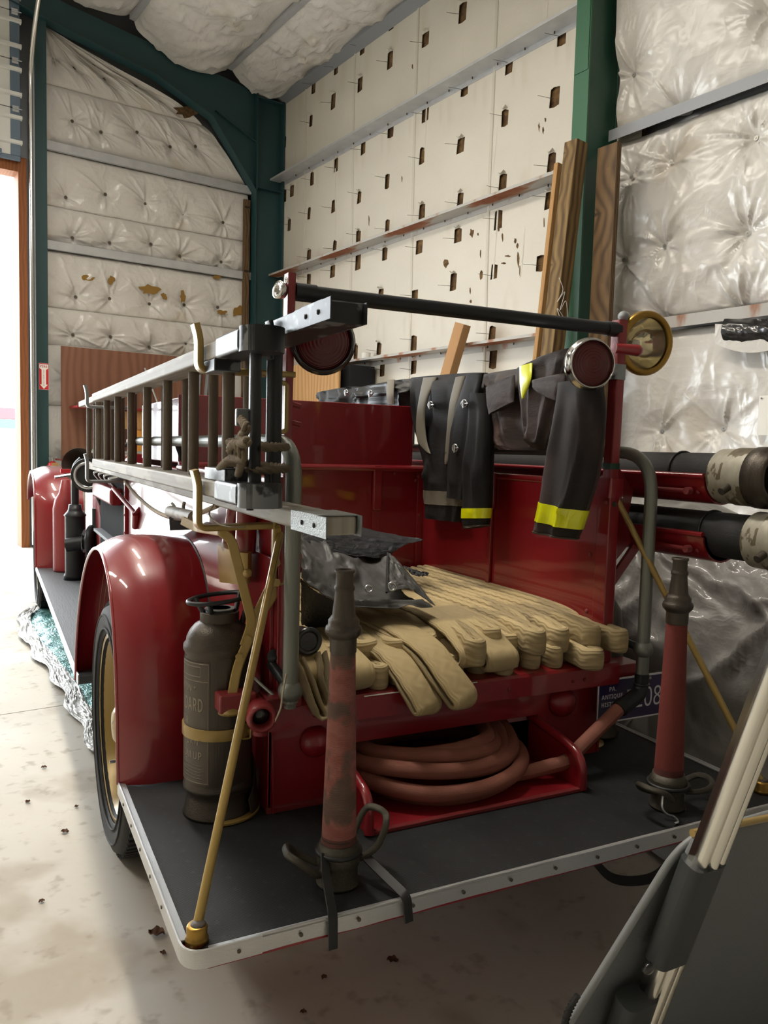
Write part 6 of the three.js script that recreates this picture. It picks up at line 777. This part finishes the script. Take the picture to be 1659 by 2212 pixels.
{ // ---- suction hoses in the troughs
  const mk = (y, ze, label, wide) => {
    const x = 2.10, h = thing('suction_hose', label, 'hose', [x, y - 0.08, -3.2]), r = 0.072;
    part(h, 'tube', pipe([[x, y, ze - 0.02], [x, y, ze - 0.4], [x, y, -3], [x, y, -5.2]], r, { seg: 28 }), M.rubber);
    const c = part(h, 'coupling', aim(lathe([[r, -0.14], [r + 0.014, -0.135], [r + 0.014, -0.08], [r + 0.018, -0.075], [r + 0.018, -0.01], [r + 0.012, -0.005]], 36), [x, y, ze], [0, 0, 1]), M.chip); part(c, 'swivel_ring', aim(lathe([[r + 0.01, -0.008], [r + 0.022, -0.004], [r + 0.022, 0.03], [r + 0.012, 0.036], [r + 0.012, 0.06], [r - 0.004, 0.062], [r - 0.012, 0.055], [r - 0.02, -0.02]], 36), [x, y, ze], [0, 0, 1]), M.brassOld);
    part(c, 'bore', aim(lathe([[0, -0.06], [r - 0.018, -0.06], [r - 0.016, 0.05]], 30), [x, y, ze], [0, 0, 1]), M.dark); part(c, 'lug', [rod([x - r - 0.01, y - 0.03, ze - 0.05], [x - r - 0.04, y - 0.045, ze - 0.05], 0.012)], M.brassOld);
    part(h, 'tie_strap', [torus([x, y, ze - 0.3], [0, 0.1, 1], r + 0.003, 0.004, 30)], M.black); return h;
  };
  mk(1.445, -1.66, 'black suction hose with a pitted brass coupling in the upper red trough'); mk(1.257, -1.52, 'black suction hose with a pale coupling in the lower red trough');
}
// ================================================================ ROUND THE TRUCK
{ // ---- grey tarp over a stored thing on the right
  const t = thing('grey_tarp', 'rumpled grey tarp draped over stored goods beyond the right fender', 'tarp', [2.9, 0, -3]);
  const zs = [-0.9, -1.4, -1.9, -2.4, -2.9, -3.5, -4.3, -5.2], rows = [[3.6, 1.05, 0], [3.1, 1.22, 0.02], [2.72, 1.19, 0.05], [2.52, 0.98, 0.08], [2.44, 0.6, 0.06], [2.40, 0.25, 0.05], [2.30, 0.02, 0.1]];
  const ctrl = rows.map(([x, y, k], j) => zs.map((z, i) => [x + k * Math.sin(i * 2.1 + j) + (z > -1.5 ? 0.12 : 0), Math.max(0.012, y + (j < 4 && j ? 0.10 * Math.sin(i * 1.7 + 0.6) : 0) - (i > 4 ? 0.12 * (j < 4) : 0)), z]));
  part(t, 'sheet', shell(190, 110, (u, v) => { const p = patch(ctrl, u, v), w = fbm(u * 9 + 5, v * 6 + 5, 64, 3, 3) * 2, n = 0.085 * (ridge(u * 13 + w, v * 4 + w * 0.7, 256, 4, 17) ** 1.6 - 0.35) * sst(1, 0.9, v); return [p[0] - n, Math.max(0.006, p[1] + n * 0.7), p[2]]; }, 0.003, { su: 4, sv: 2 }), M.tarpGray);
  part(t, 'covered_goods', bb(2.95, 3.5, 0, 0.95, -4.8, -1.2, 0.05), M.dark);
}
{ // ---- teal foil sheet on the floor under the running board
  const t = thing('foil_sheet', 'crumpled teal foil ground sheet under the running board', 'sheet', [0.6, 0, -5.6]);
  const out = [[0.46, -3.75], [0.44, -4.15], [0.40, -4.7], [0.37, -5.2], [0.30, -5.8], [0.24, -6.4], [0.22, -7.1], [0.3, -7.6]];
  const sh = (a, b, m, nm, s) => part(t, nm, shell(130, 44, (u, v) => { const [x, z] = cat(out, u), X = lerp(x + a, b > 1 ? b : x + b, v), w = fbm(u * 20, v * 8, 64, 3, s) * 2; const n = ridge(u * 26 + w, v * 7 + w, 256, 3, s) ** 1.5; return [X + 0.02 * Math.sin(u * 40) * (1 - v), 0.006 + 0.05 * n * (0.4 + 0.6 * v) + (nm === 'edge_band' ? 0.012 : 0), z]; }, 0.002, { su: 4, sv: 1 }), m);
  sh(0.07, 1.3, M.foil, 'sheet', 5); sh(-0.015, 0.085, M.foilEdge, 'edge_band', 9);
}
{ // ---- silver framed grey panel close to the camera
  const t = thing('aluminium_frame_panel', 'dark grey panel with a ribbed silver pole and black sleeves', 'panel', [0.9, 0, -0.7]);
  const c0 = V(PD(1470, 1805, 1.45)), fl = V(PY(985, 2590, 0.015)), tr = V(PY(1760, 1722, c0.y + 0.0));
  const ex = tr.clone().sub(c0).normalize(), ey0 = fl.clone().sub(c0), n = ex.clone().cross(ey0).normalize(); if (n.dot(c0.clone().sub(new THREE.Vector3(0, EYE, 0))) > 0) n.negate();
  const at = (s, d, h = 0) => c0.clone().addScaledVector(ex, s).addScaledVector(ey0, d).addScaledVector(n, h), L = ey0.length();
  const outline = fillet([at(0, 1), at(0, 0), at(1.1, 0)], 0.07, 8), poly = [...outline, at(1.1, 1)];
  { // slab from the outline
    const pts2 = poly.map(p => { const d = p.clone().sub(c0); return [d.dot(ex), d.dot(n.clone().cross(ex))]; }); const sh = new THREE.Shape(pts2.map(p => new THREE.Vector2(...p))), g = new THREE.ExtrudeGeometry(sh, { depth: 0.012, bevelEnabled: false }); g.applyMatrix4(new THREE.Matrix4().makeBasis(ex, n.clone().cross(ex), n).setPosition(c0)); part(t, 'panel', g, M.panel, { uv: 1 });
  }
  part(t, 'rim', pipe(outline.map(p => p.clone().addScaledVector(n, 0.008)), 0.0075, { seg: 10 }), M.panelRim);
  // pole: ribbed aluminium section crossing the panel
  const onp = (px, py, h) => { const r = V(ray(px, py)), o = new THREE.Vector3(0, EYE, 0), q = c0.clone().addScaledVector(n, h); return o.addScaledVector(r, q.sub(new THREE.Vector3(0, EYE, 0)).dot(n) / r.dot(n)); };
  const p0 = onp(1655, 1515, 0.05), p1 = onp(1395, 2195, 0.05), dir = p1.clone().sub(p0).normalize(), side = dir.clone().cross(n).normalize();
  const prof = []; for (const [cx, r] of [[-0.021, 0.014], [0.0, 0.017], [0.022, 0.0115]]) for (let k = 0; k <= 8; k++) { const a = Math.PI * (1 - k / 8); prof.push([cx + Math.cos(a) * r * 0.82, Math.sin(a) * r + 0.008]); } prof.push([0.032, -0.014], [-0.034, -0.014]);
  const a0 = p0.clone().addScaledVector(dir, -0.9), kf = a0.y + 0, tEnd = (0.02 - a0.y) / dir.y, a1 = a0.clone().addScaledVector(dir, Math.min(2.6, tEnd));
  part(t, 'pole', sweep([a0, a1], prof, { up: n.toArray() }), M.frameSilver, { label: 'ribbed silver aluminium pole' });
  const sl = (pa, pb, w, off) => { const s = onp(...pa, 0.05), e = onp(...pb, 0.05); return sweep([s, e], rrect(w, 0.05, 0.018, 4).map(([x, y]) => [x + off, y]), { up: n.toArray() }); };
  part(t, 'sleeve', sl([1513, 1860], [1432, 2070], 0.082, -0.008), M.sleeve); part(t, 'sleeve', sl([1370, 2155], [1330, 2280], 0.082, -0.008), M.sleeve);
  { const k = onp(1402, 2094, 0.078); part(t, 'knob', aim(lathe([[0, 0.006], [0.009, 0.004], [0.012, 0], [0.012, -0.006], [0, -0.006]], 18), k.toArray(), n.toArray()), M.blackGloss); }
  { const a = onp(1450, 2060, 0.03), b = onp(1462, 2300, 0.03), f = a.clone().lerp(b, 3); f.y = Math.max(0.02, f.y); part(t, 'white_strut', bar(a.toArray(), f.toArray(), 0.03, 0.014, 0.003, n.toArray()), M.paperWhite); }
  part(t, 'top_rod', pipe([onp(1495, 1800, 0.02), onp(1700, 1758, 0.02)], 0.007, { seg: 8 }), M.gold); part(t, 'inner_tube', pipe([onp(1490, 1845, 0.03), onp(1505, 1815, 0.03)], 0.009, { seg: 10 }), M.panelRim);
  part(t, 'frayed_edge', pipe(crv([onp(1248, 2150, 0.01), onp(1228, 2185, 0.012), onp(1216, 2230, 0.01)], false, 20), u => 0.006 + 0.002 * Math.sin(u * 60), { seg: 7 }), M.black);
}
{ // ---- dry leaves and scraps on the floor
  for (const [px, py, s] of [[338, 2022, 0.05], [352, 2062, 0.02], [848, 2080, 0.035], [850, 1985, 0.03], [140, 1800, 0.03], [95, 1660, 0.025], [165, 1745, 0.02], [128, 1430, 0.03], [60, 1735, 0.025], [700, 2115, 0.02], [655, 2190, 0.018], [90, 1950, 0.02]]) {
    const p = PY(px, py, 0.0), a = rr(0, 6), lf = thing('dry_leaf', 'curled brown dry leaf scrap on the concrete floor', 'leaf', [p[0], 0, p[2]], { group: 'leaf scraps scattered on the floor' });
    part(lf, 'blade', shell(8, 4, (u, v) => { const w = Math.sin(u * Math.PI) * 0.45, x = (u - 0.5) * s, z = (v - 0.5) * s * w * 2; return [p[0] + x * Math.cos(a) - z * Math.sin(a), 0.003 + s * 0.5 * Math.abs(v - 0.5) ** 1.2 + 0.15 * s * Math.sin(u * 7 + a) ** 2, p[2] + x * Math.sin(a) + z * Math.cos(a)]; }, 0.0006), M.leaf);
  }
}

renderer.render(scene, camera);
